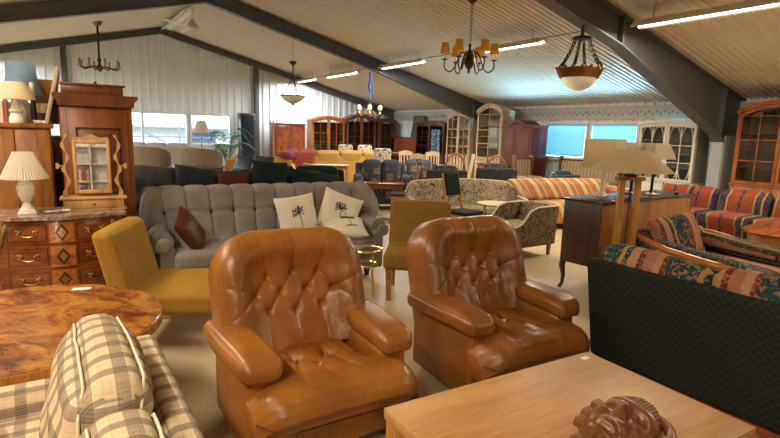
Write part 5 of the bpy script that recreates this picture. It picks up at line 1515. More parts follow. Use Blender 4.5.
# pale pine set, cow hide chairs, orange hoop-back chairs
table('pine_table', 'pale pine dining table surrounded by pine chairs', 'table', (7.95, 10.85, 0), -33, 1.5, 0.8, 0.76, X['pine'])
pn = ['on the far side of the pale table, towards the piano', 'on the near side of the pale table', 'on the far side of the pale table, towards the limed cabinets', 'at the end of the pale table near the cherry wardrobe']
pc = chair('pine_chair', 'pale pine slat-back dining chair ' + pn[0], (8.0, 11.62, 0), -33, X['pine'], X['pine'], 0.40, 0.42, 0.45, 1.06, 'slat', 'pale pine dining chairs')
for i, (x, y, a) in enumerate(((7.45, 10.36, 147), (8.62, 11.22, -33), (8.82, 10.28, -123))):
    dup(pc, (x, y, 0), a, 'pale pine slat-back chair ' + pn[i + 1])
def cow(label, loc, rz):
    t = thing('hide_chair', label, 'chair', loc, rz, 'black and white hide chairs')
    part('seat', soft(0, 0, 0.42, 0.48, 0.48, 0.14, 0.04, (0, 0, 0.02)), X['cow'], t)
    part('backrest', soft(0, 0.24, 0.79, 0.44, 0.10, 0.72, 0.05, (0, 0.02, 0.02)).fn(lambda x, y, z: (x, y + 0.12 * (z - 0.45), z)), X['cow'], t)
    legs(t, 0.48, 0.48, 0.36, X['dark_wood'], 0.045, 0.04)
    return t
c0 = cow('black and white hide chair nearest the pine table', (7.15, 11.45, 0), 147)
dup(c0, (7.56, 14.25, 0), 150, 'black and white hide chair behind the yellow sofa, left of two')
dup(c0, (8.12, 14.0, 0), 145, 'black and white hide chair behind the yellow sofa, right of two')
hc = chair('hoop_chair', 'orange-brown hoop-back chair left of the slate armchairs gap', (7.85, 9.45, 0), 150, X['cherry'], X['cherry'], 0.46, 0.44, 0.46, 1.13, 'hoop', 'orange-brown hoop-back chairs')
hc['label'] = 'orange-brown hoop-back chair behind the left slate armchair'
dup(hc, (8.15, 8.45, 0), 150, 'orange-brown hoop-back chair behind the right slate armchair')

# yellow sofa from behind and the things round it
t = thing('yellow_sofa', 'long yellow ochre sofa seen from behind with three back cushions', 'sofa', (7.0, 13.28, 0), 180)
part('base', soft(0, 0, 0.26, 2.2, 0.80, 0.36, 0.03), X['yellow'], t)
part('back_panel', soft(0, 0.38, 0.50, 2.2, 0.11, 0.76, 0.03), X['yellow'], t)
for x in (-0.72, 0, 0.72):
    part('back_cushion', soft(x, 0.29, 0.80, 0.70, 0.22, 0.44, 0.09, (0.01, 0.03, 0.02)).fn(lambda px, py, pz: (px, py + 0.22 * (pz - 0.7), pz)), X['yellow'], t)
    part('seat_cushion', soft(x, -0.08, 0.46, 0.70, 0.62, 0.14, 0.05), X['yellow'], t)
for s in (-1, 1): part('armrest', soft(s * 1.06, -0.02, 0.40, 0.12, 0.80, 0.50, 0.05), X['yellow'], t)
legs(t, 2.1, 0.72, 0.085, X['oak'], 0.05, 0.06)
table('console_table', 'light wooden table on thin legs standing against the back of the yellow sofa', 'table', (5.85, 11.85, 0), -28, 0.95, 0.42, 0.72, X['teak'], X['oak_top'])
table('low_pale_table', 'low blonde wood coffee table left of the yellow sofa', 'coffee table', (5.05, 12.75, 0), -10, 0.8, 0.8, 0.55, X['oak_top'], X['oak_top'], 0.05, 0.09)
simple_sofa('rose_sofa', 'rose pink sofa between the mahogany wardrobe and the yellow sofa', 'sofa', (6.30, 14.95, 0), 160, 1.4, 0.85, 0.45, 0.98, X['pink'], X['pink'], 2)
g = soft(0, 0, 0.0, 0.36, 0.42, 0.18, 0.07, (0.02, 0.02, 0.02)).fn(lambda x, y, z: (x + 0.02 * noise.noise(Vector((x * 9, y * 9, z * 9))), y + 0.02 * math.sin(x * 30), z + 0.03 * noise.noise(Vector((x * 8, y * 8, 4)))))
simple_sofa('oak_armchair', 'light yellow wooden armchair at the foot of the mahogany wardrobe', 'armchair', (5.35, 13.95, 0), 150, 0.75, 0.75, 0.42, 0.80, X['yellow'], X['yellow'], 1, True, X['oak'])
solo('knitted_throw', g, X['mauve'], 'mauve knitted throw bundled over the light yellow armchair', 'throw', (5.45, 13.68, 0.84), 20)
simple_sofa('cream_daybed', 'low cream upholstered sofa behind the dark cushions', 'sofa', (4.45, 11.55, 0), -115, 1.3, 0.8, 0.36, 0.66, X['cream_fab'], X['cream_fab'], 1)
simple_sofa('blonde_armchair', 'small light wood and yellow armchair beside the palm', 'armchair', (4.0, 13.3, 0), 170, 0.8, 0.8, 0.42, 0.86, X['yellow'], X['yellow'], 1, True, X['oak'])

# black seating and cushions right behind the grey sofa
simple_sofa('black_sofa', 'long black fabric sofa directly behind the grey tufted sofa', 'sofa', (2.05, 7.05, 0), -2, 3.2, 0.95, 0.42, 0.92, X['navy'], X['navy'], 3)
simple_sofa('black_lounger', 'black corner sofa behind the long black sofa', 'sofa', (3.55, 8.4, 0), -12, 1.9, 0.95, 0.42, 0.90, X['dark_green'], X['dark_green'], 2)
for nme, lab, m, w_, h_, th, loc, rz, ti, ro in (
    ('dark_cushion', 'dark blue cushion at the left end of the long black sofa', 'blue_leather', 0.55, 0.5, 0.2, (0.80, 6.95, 0.74), 25, -35, 12),
    ('dark_cushion', 'charcoal cushion lying on the back of the long black sofa, beside the armoire', 'charcoal', 0.55, 0.42, 0.18, (1.08, 7.22, 0.88), 10, -45, 8),
    ('dark_cushion', 'black cushion with a peaked corner at the left middle of the long black sofa', 'navy', 0.52, 0.42, 0.18, (1.55, 7.12, 0.86), 8, -40, 14),
    ('wine_cushion', 'wine red cushion on the long black sofa', 'wine', 0.42, 0.30, 0.16, (2.02, 6.98, 0.82), -3, -24, 0),
    ('dark_cushion', 'black square cushion upright behind the middle of the grey sofa', 'dark_green', 0.50, 0.44, 0.16, (2.55, 7.05, 0.90), -6, -18, 5),
    ('dark_cushion', 'black cushion with a long drooping corner at the right end of the black sofas', 'dark_green', 0.75, 0.36, 0.16, (3.22, 6.98, 0.80), -8, -35, 10)):
    cushion(nme, lab, X[m], w_, h_, th, loc, rz, ti, ro, 'dark cushions on the black sofas' if nme == 'dark_cushion' else None, len(lab))
table('dark_glossy_table', 'black high gloss table in front of the tub chairs by the far window', 'table', (2.45, 11.55, 0), -30, 1.2, 0.8, 0.72, X['dark_wood'], X['dark_top'])
simple_sofa('black_armchair', 'black leather armchair holding two dark blue cushions', 'armchair', (3.55, 10.75, 0), -60, 0.95, 0.85, 0.42, 0.82, X['black'], X['black'], 1)
cushion('blue_cushion', 'dark blue leather cushion leaning on the black armchair, left of two', X['blue_leather'], 0.50, 0.46, 0.16, (3.36, 10.85, 0.80), -50, -28, 4, 'dark blue leather cushions', 31)
cushion('blue_cushion', 'dark blue leather cushion leaning on the black armchair, right of two', X['blue_leather'], 0.50, 0.46, 0.16, (3.62, 10.52, 0.80), -50, -28, 4, 'dark blue leather cushions', 32)

# by the far window
def tub(label, loc, rz):
    t = thing('tub_chair', label, 'armchair', loc, rz, 'beige damask tub chairs')
    n = 24
    def wall(r, tk):
        def f(u, v):
            a = -0.75 * pi / 2 * 1.6 + 1.6 * 0.75 * pi * u
            z = 0.14 + v * (0.93 - 0.22 * abs(2 * u - 1) ** 2.5)
            rr = r + 0.04 * v
            return (rr * math.sin(a), rr * math.cos(a) * 0.95, z)
        return f
    part('backrest', shell(wall(0.34, 0), wall(0.43, 0), n, 8), X['beige'], t, angle=50)
    part('seat_cushion', soft(0, -0.08, 0.40, 0.60, 0.62, 0.18, 0.06, (0, 0, 0.02)), X['beige'], t)
    part('base', soft(0, -0.04, 0.22, 0.62, 0.62, 0.18, 0.03), X['beige'], t)
    legs(t, 0.6, 0.6, 0.14, X['dark_wood'], 0.05, 0.05)
    return t
tc = tub('beige damask tub chair seen from behind, nearest the armoire', (1.95, 13.6, 0), 150)
dup(tc, (3.02, 12.98, 0), 146, 'beige damask tub chair seen from behind, in front of the white-shaded floor lamp')
simple_sofa('pale_sofa', 'long pale grey sofa standing under the far window', 'sofa', (2.5, 15.4, 0), 150, 2.0, 0.85, 0.44, 1.09, X['lightgrey'], X['lightgrey'], 3)
t = thing('floor_lamp', 'floor lamp with a white cone shade in front of the far window', 'lamp', (3.37, 14.55, 0))
part('base', lathe([(0, 0), (0.15, 0), (0.15, 0.02), (0.02, 0.04), (0, 0.04)], 20), X['chrome'], t)
part('pole', lathe([(0, 0.03), (0.014, 0.03), (0.014, 1.42), (0, 1.42)], 10), X['chrome'], t)
part('lamp_shade', lathe([(0.21, 1.40), (0.208, 1.405), (0.105, 1.72), (0.10, 1.72)], 28), X['shade_white'], t)
t = thing('potted_palm', 'green palm plant arching in front of the far window', 'plant', (3.98, 14.35, 0))
part('pot', lathe([(0, 0), (0.14, 0), (0.19, 0.32), (0.20, 0.34), (0.17, 0.34), (0.165, 0.30), (0, 0.30)], 20), X['bronze_band'], t)
rnd = random.Random(5)
for i in range(16):
    a = rnd.uniform(0, 2 * pi); L = rnd.uniform(0.35, 0.72); hgt = rnd.uniform(0.8, 1.5)
    ca, sa = math.cos(a), math.sin(a)
    sp = bez((0.02 * ca, 0.02 * sa, 0.30), (0.08 * ca, 0.08 * sa, 0.3 + hgt * 0.7), (L * 0.5 * ca, L * 0.5 * sa, 0.38 + hgt), (L * ca, L * sa, 0.25 + hgt * 0.8), 12)
    g = tube(sp, [0.010 - 0.0006 * k for k in range(13)], 5)
    for k in range(4, 13):
        p = Vector(sp[k]); d = (Vector(sp[min(12, k + 1)]) - Vector(sp[k - 1])).normalized()
        side = d.cross(Vector((0, 0, 1))).normalized()
        for s in (-1, 1):
            l = 0.22 * (1 - abs(k - 8) / 9)
            tip = p + side * s * l * 0.8 + d * l * 0.7 - Vector((0, 0, l * 0.45)); m_ = (p + tip) / 2 + Vector((0, 0, 0.02))
            w_ = d * 0.016
            n = len(g.v); g.v += [tuple(p), tuple(m_ + w_), tuple(tip), tuple(m_ - w_)]; g.f.append((n, n + 1, n + 2, n + 3))
    part('frond', g, X['leaf'], t, None, 38, False)
t = thing('clock_case', 'tall narrow black cabinet with a brown side beside the gable post', 'cabinet', (5.82, 18.45, 0))
part('body', box(-0.26, 0.26, -0.2, 0.2, 0.05, 2.08, 0.006), X['dark_wood'], t)
part('plinth', box(-0.28, 0.28, -0.22, 0.2, 0, 0.06), X['dark_wood'], t)
part('side_panel', box(0.262, 0.275, -0.2, 0.2, 0.05, 2.08), X['walnut'], t, 'brown side of the black cabinet')
part('door', box(-0.24, 0.20, -0.222, -0.202, 0.1, 2.02, 0.004).add(tube([(-0.08, -0.225, 1.5), (0.0, -0.225, 1.62), (0.06, -0.225, 1.45), (-0.02, -0.225, 1.25), (0.10, -0.225, 1.12), (0.14, -0.225, 1.35)], 0.012, 6)), X['navy'], t)
t = thing('coat_stand', 'slim wooden coat stand beside the mahogany wardrobe', 'coat stand', (6.05, 16.4, 0))
part('foot', box(-0.18, 0.18, -0.03, 0.03, 0, 0.04, 0.01).add(box(-0.03, 0.03, -0.18, 0.18, 0, 0.04, 0.01)), X['oak_post'], t)
part('pole', lathe([(0, 0.03), (0.03, 0.03), (0.022, 0.5), (0.026, 1.1), (0.02, 1.84), (0, 1.86)], 12), X['oak_post'], t)
for k in range(4):
    a = k * pi / 2 + 0.4
    part('hook', tube([(0.02 * math.cos(a), 0.02 * math.sin(a), 1.72), (0.12 * math.cos(a), 0.12 * math.sin(a), 1.74), (0.16 * math.cos(a), 0.16 * math.sin(a), 1.84)], 0.012, 6), X['oak_post'], t)

def wardrobe(name, label, loc, rz, w, d, h, m, mp, arch=0.0, cornice=True, panels=True):
    """two doors; arch raises the middle of the top"""
    t = thing(name, label, 'wardrobe', loc, rz)
    part('body', box(-w / 2, w / 2, -d / 2 + 0.02, d / 2, 0.10, h, 0.005), m, t)
    part('plinth', box(-w / 2 - 0.015, w / 2 + 0.015, -d / 2, d / 2, 0, 0.11, 0.006), m, t)
    top = lambda x: h - 0.04 + arch * math.cos(min(1, abs(x) / (w * 0.30)) * pi / 2) ** 1.4
    if arch:
        xs = [-w / 2 - 0.02 + (w + 0.04) * i / 40 for i in range(41)]
        part('cornice', prism([(-w / 2 - 0.02, h - 0.07)] + [(x, top(x) + 0.05) for x in xs] + [(w / 2 + 0.02, h - 0.07)] + [(x, top(x) - 0.03) for x in xs[::-1]][1:-1], 'y', -d / 2 - 0.03, d / 2), m, t)
    else:
        part('cornice', box(-w / 2 - 0.03, w / 2 + 0.03, -d / 2 - 0.03, d / 2, h, h + 0.05, 0.015), m, t)
    for s in (-1, 1):
        x0, x1 = sorted((s * 0.004, s * (w / 2 - 0.03)))
        xs = [x0 + (x1 - x0) * i / 16 for i in range(17)]
        dr = part('door', prism([(x0, 0.13), (x1, 0.13)] + [(x, top(x) - 0.05) for x in xs[::-1]], 'y', -d / 2 - 0.008, -d / 2 + 0.02), m, t)
        ix0, ix1 = x0 + 0.09, x1 - 0.09
        for z0 in ((0.25, ) if not panels else (0.25, 0.95)):
            if z0 < 0.5 and panels: pz = [(ix0, 0.25), (ix1, 0.25), (ix1, 0.80), (ix0, 0.80)]
            else:
                pz = [(ix0, z0), (ix1, z0)] + [(x, top(x) - 0.16) for x in [ix1 + (ix0 - ix1) * i / 12 for i in range(13)]]
            part('panel', prism(pz, 'y', -d / 2 - 0.018, -d / 2 - 0.006), mp, dr)
        part('knob', ball(s * 0.05, -d / 2 - 0.025, 1.0, 0.016), X['oldbrass'], dr)
    return t
wardrobe('mahogany_wardrobe', 'flame mahogany two-door wardrobe against the gable wall', (7.35, 18.45, 0), 0, 1.2, 0.5, 1.74, X['mahog'], X['flame'], 0, True, False)
wardrobe('cherry_wardrobe', 'glossy cherry-red two-door wardrobe with an arched top by the blue windows', (11.66, 10.86, 0), -90, 1.2, 0.6, 1.88, X['redwood'], X['redwood'], 0.14)

def vitrine(name, label, loc, rz, w, d, h, m, ndoor=2, base=0.75, arch=0.12, cols=2, rows=4, mi=None, shelf=3, gothic=False, cornice=0.03, sidem=None):
    """glazed display cabinet on a closed base"""
    t = thing(name, label, 'cabinet', loc, rz)
    tp = lambda x: h - 0.09 + arch * max(0.0, math.cos(min(1, abs(x) / (w * 0.5)) * pi / 2)) ** 0.8
    xs = [-w / 2 + w * i / 32 for i in range(33)]
    part('base', box(-w / 2, w / 2, -d / 2, d / 2, 0.08, base, 0.005), m, t)
    part('plinth', box(-w / 2 - 0.012, w / 2 + 0.012, -d / 2 - 0.012, d / 2, 0, 0.09, 0.006), m, t)
    part('ledge', box(-w / 2 - 0.025, w / 2 + 0.025, -d / 2 - 0.03, d / 2, base, base + 0.03, 0.008), m, t)
    for s in (-1, 1):
        a, b = sorted((s * w / 2, s * (w / 2 - 0.025)))
        part('side_panel', box(a, b, -d / 2 + 0.02, d / 2, base + 0.03, h - 0.09), sidem or m, t)
    part('back_panel', box(-w / 2 + 0.025, w / 2 - 0.025, d / 2 - 0.02, d / 2, base + 0.03, h - 0.09), mi or m, t)
    part('cornice', prism([(x, tp(x) - 0.005) for x in xs] + [(x * (1 + 2 * cornice / w), tp(x) + 0.07) for x in xs[::-1]], 'y', -d / 2 - cornice, d / 2), m, t)
    part('top_panel', box(-w / 2 + 0.025, w / 2 - 0.025, -d / 2 + 0.03, d / 2 - 0.02, h - 0.12, h - 0.10), m, t)
    for k in range(shelf):
        z = base + 0.03 + (h - base - 0.15) * (k + 1) / (shelf + 1)
        part('shelf', box(-w / 2 + 0.025, w / 2 - 0.025, -d / 2 + 0.05, d / 2 - 0.02, z, z + 0.016), mi or m, t)
    iw = w - 0.05; dw = iw / ndoor
    for q in range(ndoor):
        x0 = -iw / 2 + dw * q + 0.004; x1 = x0 + dw - 0.008; z0 = base + 0.04
        f = 0.055
        xi = [x0 + (x1 - x0) * i / 14 for i in range(15)]
        inn = [x0 + f + (x1 - x0 - 2 * f) * i / 14 for i in range(15)]
        g = box(x0, x0 + f, -d / 2 - 0.002, -d / 2 + 0.02, z0, tp(x0) - 0.01 if tp(x0) > z0 else h - 0.1)
        g.add(box(x1 - f, x1, -d / 2 - 0.002, -d / 2 + 0.02, z0, tp(x1) - 0.01), box(x0 + f, x1 - f, -d / 2 - 0.002, -d / 2 + 0.02, z0, z0 + f))
        g.add(prism([(x, tp(x) - 0.075) for x in inn] + [(x, tp(x) - 0.008) for x in inn[::-1]], 'y', -d / 2 - 0.002, -d / 2 + 0.02))
        dr = part('door', g, m, t)
        mu = G(); a0, a1 = x0 + f, x1 - f
        for c in range(1, cols):
            x = a0 + (a1 - a0) * c / cols
            mu.add(box(x - 0.010, x + 0.010, -d / 2 + 0.001, -d / 2 + 0.016, z0 + f, tp(x) - 0.07))
        zt = h - 0.17
        if not gothic:
            for r in range(1, rows):
                z = z0 + f + (zt - z0 - f) * r / rows
                mu.add(box(a0, a1, -d / 2 + 0.001, -d / 2 + 0.016, z - 0.010, z + 0.010))
        else:
            zm = (z0 + zt) / 2
            for zz in (zm + 0.22, zm - 0.16): mu.add(box(a0, a1, -d / 2 + 0.001, -d / 2 + 0.016, zz - 0.009, zz + 0.009))
            aw = (a1 - a0) / 2
            for c in range(2):
                cx = a0 + aw * (c + 0.5)
                for sgn, zb, hh in ((1, zm + 0.22, zt - zm - 0.17), (-1, zm - 0.16, zm - z0 - 0.20)):
                    for s2 in (-1, 1):
                        pts = [(cx + s2 * aw / 2 * math.cos(k / 8 * pi / 2) ** 0.8, -d / 2 + 0.008, zb + sgn * hh * math.sin(k / 8 * pi / 2)) for k in range(9)]
                        mu.add(tube(pts, 0.010, 5))
        part('muntins', mu, m, dr)
        part('glass_pane', box(a0 - 0.005, a1 + 0.005, -d / 2 + 0.009, -d / 2 + 0.013, z0 + f - 0.005, min(tp(x0 + f), tp(x1 - f)) - 0.06), X['cab_glass'], dr)
        b0 = box(x0 + 0.02, x1 - 0.02, -d / 2 - 0.012, -d / 2, 0.12, base - 0.03, 0.004)
        part('lower_door', b0, m, t)
    return t
vitrine('oak_vitrine', 'golden brown glazed cabinet with an arched top, left of three on the gable wall', (8.95, 18.5, 0), 0, 1.40, 0.45, 1.98, X['cherry'], 2, 0.72, 0.16, 2, 3, X['walnut'])
vitrine('walnut_vitrine', 'wide dark walnut glazed cabinet with an arched top, middle of three on the gable wall', (10.40, 18.5, 0), 0, 1.35, 0.45, 2.06, X['walnut'], 2, 0.72, 0.22, 2, 4, X['darkwalnut'])
vitrine('corner_vitrine', 'narrow dark walnut vitrine with scalloped shelves at the hall corner', (11.62, 18.45, 0), 0, 0.85, 0.45, 2.02, X['walnut'], 1, 0.72, 0.14, 3, 1, X['darkwalnut'])
t = thing('upright_piano', 'brown upright piano near the hall corner', 'piano', (12.02, 17.3, 0), -90)
part('case', box(-0.75, 0.75, -0.20, 0.25, 0.06, 1.36, 0.008), X['mahog'], t)
part('lid', box(-0.78, 0.78, -0.24, 0.26, 1.36, 1.40, 0.01), X['mahog'], t)
part('keyboard_shelf', box(-0.74, 0.74, -0.50, -0.20, 0.66, 0.76, 0.01), X['mahog'], t)
part('keys', box(-0.66, 0.66, -0.47, -0.30, 0.76, 0.775, 0.003), X['white'], t, 'white piano keys')
for s in (-1, 1): part('leg', cb(s * 0.68, -0.44, 0, 0.08, 0.08, 0.66, 0.01), X['mahog'], t)
part('plinth', box(-0.76, 0.76, -0.22, 0.25, 0, 0.08), X['mahog'], t)
leaning('picture_frame', 'dark framed picture leaning on top of the brown piano', 'picture', 12.06, 16.85, 0.75, 0.86, 0.04, X['canvas'], X['darkwalnut'], -90, -9, 1.40)
dk_ = vitrine('dark_cabinet', 'dark brown cabinet with one blue-lit glass door next to the piano', (11.98, 15.58, 0), -90, 1.75, 0.5, 1.96, X['darkwalnut'], 2, 0.72, 0.10, 2, 3, X['blue_leather'])
pb = MT('blue_lit_look', 0.3, 0, 0.5, (0.2, 0.4, 0.5))  # lit blue of the door glass put into the panel colour
pb.base(pb.ramp(pb.noise(pb.co(), 14, 4, 1.0), [(0.4, (0.02, 0.07, 0.09)), (0.6, (0.28, 0.55, 0.66))]))
part('lit_look_panel', box(0.12, 0.62, -0.232, -0.225, 0.86, 1.72), pb.m, dk_, 'panel painted pale blue for the lit look of the right door glass')
vitrine('limed_vitrine', 'limed oak glazed cabinet with an arched top, left of two side by side', (11.95, 13.95, 0), -90, 1.25, 0.45, 2.20, X['limed'], 2, 0.78, 0.16, 2, 4, X['limed'])
vitrine('limed_vitrine', 'limed oak glazed cabinet with a taller arched top, right of two side by side', (11.62, 12.06, 0), -90, 1.12, 0.5, 2.32, X['limed'], 1, 0.80, 0.24, 2, 3, X['limed'])
vitrine('white_vitrine', 'large grey-white painted cabinet with gothic arch glazing', (11.92, 6.62, 0), -90, 1.36, 0.52, 1.99, X['white_cab'], 2, 0.62, 0.07, 2, 3, X['grey_side'], 3, True, 0.03, X['grey_side'])
vitrine('cherry_vitrine', 'orange-brown wooden display cabinet with small panes at the right edge', (11.80, 4.36, 0), -90, 1.55, 0.50, 2.20, X['cherry'], 2, 0.72, 0.22, 2, 3, X['walnut'])
table('chest_table', 'dark chest-like table in front of the cherry-red wardrobe', 'table', (10.75, 11.0, 0), -90, 1.1, 0.6, 0.76, X['rosewood'])

# ---------------------------------------------------------------- hanging things
# ceiling fan under the ridge
t = thing('ceiling_fan', 'white three-blade ceiling fan hanging from the roof ridge', 'fan', (3.2, 14.45, 4.68))
part('canopy', lathe([(0, 0.02), (0.07, 0.02), (0.06, -0.06), (0.02, -0.08), (0, -0.08)], 20), X['white'], t)
part('rod', lathe([(0, -0.06), (0.02, -0.06), (0.02, -0.46), (0, -0.46)], 10), X['white'], t)
part('motor', lathe([(0, -0.42), (0.05, -0.44), (0.10, -0.55), (0.17, -0.60), (0.17, -0.64), (0.08, -0.67), (0, -0.67)], 24), X['shade_cream'], t)
for k in range(3):
    a = R(-40 + 120 * k)
    part('blade', box(0.14, 0.95, -0.065, 0.065, -0.622, -0.612, 0.003).rot('X', 8, (0, 0, -0.617)).rot('Z', -25 + 120 * k), X['white'], t)

def chain(z0, z1, x=0, y=0, r=0.014):
    g = G(); z = z1; k = 0
    while z > z0:
        l = ring(0, 0, 0, r, 0.0035, 10, 'X' if k % 2 else 'Y', 5).fn(lambda a, b, c: (a + x, b + y, c * 1.5 + z))
        g.add(l); z -= r * 2.5; k += 1
    return g

# amber shaded chandelier
CX, CY = 6.42, 7.42
t = thing('chandelier', 'bronze chandelier with amber shades hanging over the middle of the hall', 'chandelier', (CX, CY, roof(CX)), 10)
part('canopy', lathe([(0, 0.02), (0.09, 0.02), (0.085, -0.03), (0.03, -0.09), (0, -0.09)], 20), X['bronze'], t)
part('chain', chain(-0.78, -0.08, 0, 0, 0.024), X['bronze'], t)
part('body', lathe([(0, -0.76), (0.03, -0.78), (0.02, -0.86), (0.05, -0.90), (0.03, -0.95), (0.09, -1.02), (0.10, -1.10), (0.06, -1.18), (0.02, -1.22), (0.03, -1.26), (0, -1.29)], 20), X['bronze'], t)
for k in range(6):
    a = 2 * pi * k / 6 + 0.25; ca, sa = math.cos(a), math.sin(a)
    P = lambda r, z: (r * ca, r * sa, z)
    ar = part('arm', tube(bez(P(0.05, -0.98), P(0.22, -0.72), P(0.20, -1.38), P(0.40, -1.24), 14) + bez(P(0.40, -1.24), P(0.47, -1.19), P(0.44, -1.10), P(0.44, -1.06), 6)[1:], 0.013, 7), X['bronze'], t)
    part('drip_pan', lathe([(0, -1.06), (0.02, -1.065), (0.06, -1.045), (0.06, -1.04), (0, -1.045)], 14).mv(0.44 * ca, 0.44 * sa), X['bronze'], ar)
    part('candle', lathe([(0, -1.05), (0.014, -1.05), (0.014, -0.92), (0, -0.92)], 10).mv(0.44 * ca, 0.44 * sa), X['white'], ar)
    part('lamp_shade', lathe([(0.092, -0.945), (0.09, -0.94), (0.062, -0.76), (0.060, -0.76)], 20).mv(0.44 * ca, 0.44 * sa), X['shade_amber'], ar, 'amber shade')

# bronze banded bowl pendant below the near portal frame
t = thing('bowl_pendant', 'bowl pendant with a wide bronze band and chains, under the near grey beam', 'pendant lamp', (7.03, 5.5, 3.27))
zb = -0.66
part('canopy', lathe([(0, 0.0), (0.03, 0.0), (0.03, -0.14), (0.13, -0.16), (0.16, -0.19), (0.10, -0.21), (0, -0.21)], 20), X['bronze'], t)
part('bowl', lathe([(0.27, zb - 0.10), (0.26, zb - 0.15), (0.20, zb - 0.235), (0.10, zb - 0.30), (0, zb - 0.325)], 32), X['frosted'], t, 'white frosted glass bowl')
bd = [(0.33, zb + 0.02), (0.35, zb + 0.0), (0.335, zb - 0.04), (0.29, zb - 0.125), (0.275, zb - 0.125), (0.31, zb - 0.04), (0.32, zb + 0.01)]
g = lathe(bd + bd[:1], 32)
for k in range(16): g.add(ball(0.34 * math.cos(2 * pi * k / 16), 0.34 * math.sin(2 * pi * k / 16), zb + 0.025, 0.03, 1, 1, 1, 8, 5))
part('band', g, X['bronze_band'], t)
for k in range(4):
    a = 2 * pi * k / 4 + 0.4; p0 = Vector((0.10 * math.cos(a), 0.10 * math.sin(a), -0.20)); p1 = Vector((0.33 * math.cos(a), 0.33 * math.sin(a), zb + 0.03))
    g = G()
    for i in range(14):
        q = p0.lerp(p1, (i + 0.5) / 14); q.z -= 0.05 * math.sin((i + 0.5) / 14 * pi)
        g.add(ring(0, 0, 0, 0.026, 0.008, 8, 'X' if i % 2 else 'Y', 5).fn(lambda x, y, z: (x + q.x, y + q.y, z * 1.4 + q.z)))
    part('chain', g, X['bronze'], t)

# alabaster bowl pendant and brass chandelier below the second frame
zt = roof(5.33) - 0.42
t = thing('bowl_pendant', 'alabaster bowl pendant on iron straps, hanging beyond the grey sofa', 'pendant lamp', (5.33, 13.0, zt))
part('wire', lathe([(0, 0), (0.006, 0), (0.006, -0.52), (0, -0.52)], 6), X['iron'], t)
part('canopy', lathe([(0, -0.48), (0.09, -0.50), (0.08, -0.56), (0.02, -0.60), (0.015, -1.0), (0, -1.0)], 18), X['iron'], t)
zz = 2.42 - zt
part('bowl', lathe([(0.315, zz), (0.31, zz - 0.02), (0.22, zz - 0.12), (0.08, zz - 0.19), (0, zz - 0.21)], 30), X['alabaster'], t, 'cream alabaster bowl')
part('finial', ball(0, 0, zz - 0.215, 0.035), X['iron'], t)
part('rim', ring(0, 0, zz, 0.315, 0.014, 32), X['iron'], t)
for k in range(3):
    a = 2 * pi * k / 3 + 0.5
    part('strap', tube(bez((0.02 * math.cos(a), 0.02 * math.sin(a), -0.98), (0.14 * math.cos(a), 0.14 * math.sin(a), -1.02), (0.10 * math.cos(a), 0.10 * math.sin(a), -1.25), (0.315 * math.cos(a), 0.315 * math.sin(a), zz), 10), 0.012, 6), X['iron'], t)
zt = roof(7.63) - 0.42
t = thing('brass_chandelier', 'brass chandelier with white bulbs hanging by a blue strap near the gable cabinets', 'chandelier', (7.64, 13.0, zt))
part('strap', tube([(0, 0, 0), (0.02, 0, -0.2), (-0.03, 0.01, -0.4), (0.01, 0, -0.55)], 0.035, 7).add(tube([(0.03, 0, -0.1), (0.09, 0, -0.45), (0.10, 0, -0.72), (0.05, 0, -0.80), (0.0, 0, -0.55)], 0.022, 6)), X['blue_rope'], t, 'blue strap')
part('body', lathe([(0, -0.5), (0.012, -0.5), (0.012, -0.92), (0.05, -0.96), (0.03, -1.02), (0.07, -1.10), (0.06, -1.16), (0.02, -1.20), (0, -1.23)], 16), X['brass'], t)
for k in range(6):
    a = 2 * pi * k / 6; ca, sa = math.cos(a), math.sin(a)
    P = lambda r, z: (r * ca, r * sa, z)
    ar = part('arm', tube(bez(P(0.04, -1.1), P(0.16, -1.0), P(0.2, -1.32), P(0.34, -1.14), 12), 0.012, 7), X['brass'], t)
    part('socket', lathe([(0, -1.15), (0.045, -1.13), (0.03, -1.11), (0.03, -1.06), (0, -1.06)], 12).mv(0.34 * ca, 0.34 * sa), X['brass'], ar)
    part('bulb', ball(0.34 * ca, 0.34 * sa, -0.985, 0.062, 1, 1, 1.25), X['bulb'], ar, 'white opal bulb')
# dark wide chandelier on the left slope
LX, LY = 1.22, 16.55
t = thing('candle_chandelier', 'wide dark candle chandelier above the armoire on a long stem', 'chandelier', (LX, LY, roof(LX)))
part('canopy', lathe([(0, 0.03), (0.13, 0.03), (0.11, -0.04), (0.04, -0.10), (0, -0.10)], 18), X['bronze_band'], t)
part('stem', lathe([(0, -0.08), (0.025, -0.08), (0.03, -0.4), (0.05, -0.46), (0.028, -0.52), (0.028, -0.92), (0.06, -0.98), (0.03, -1.04), (0.05, -1.12), (0.11, -1.18), (0.05, -1.26), (0, -1.30)], 16), X['bronze'], t)
for k in range(8):
    a = 2 * pi * k / 8 + 0.2; ca, sa = math.cos(a), math.sin(a)
    P = lambda r, z: (r * ca, r * sa, z)
    rr = 0.49
    ar = part('arm', tube(bez(P(0.05, -1.18), P(0.25, -1.10), P(0.38, -1.30), P(rr, -1.16), 10), 0.018, 7), X['bronze'], t)
    part('candle', lathe([(0, -1.18), (0.06, -1.16), (0.06, -1.145), (0.028, -1.14), (0.028, -0.98), (0, -0.97)], 10).mv(rr * ca, rr * sa), X['oldbrass'], ar)
# hanging sensor under the far ridge
solo('alarm_box', cb(0, 0, 0, 0.13, 0.08, 0.14, 0.01).add(tube([(0, 0, 0.14), (0, 0.02, 0.62)], 0.012, 6)), X['white'], 'small white alarm box below the gable apex', 'alarm', (3.27, 18.8, 3.70))

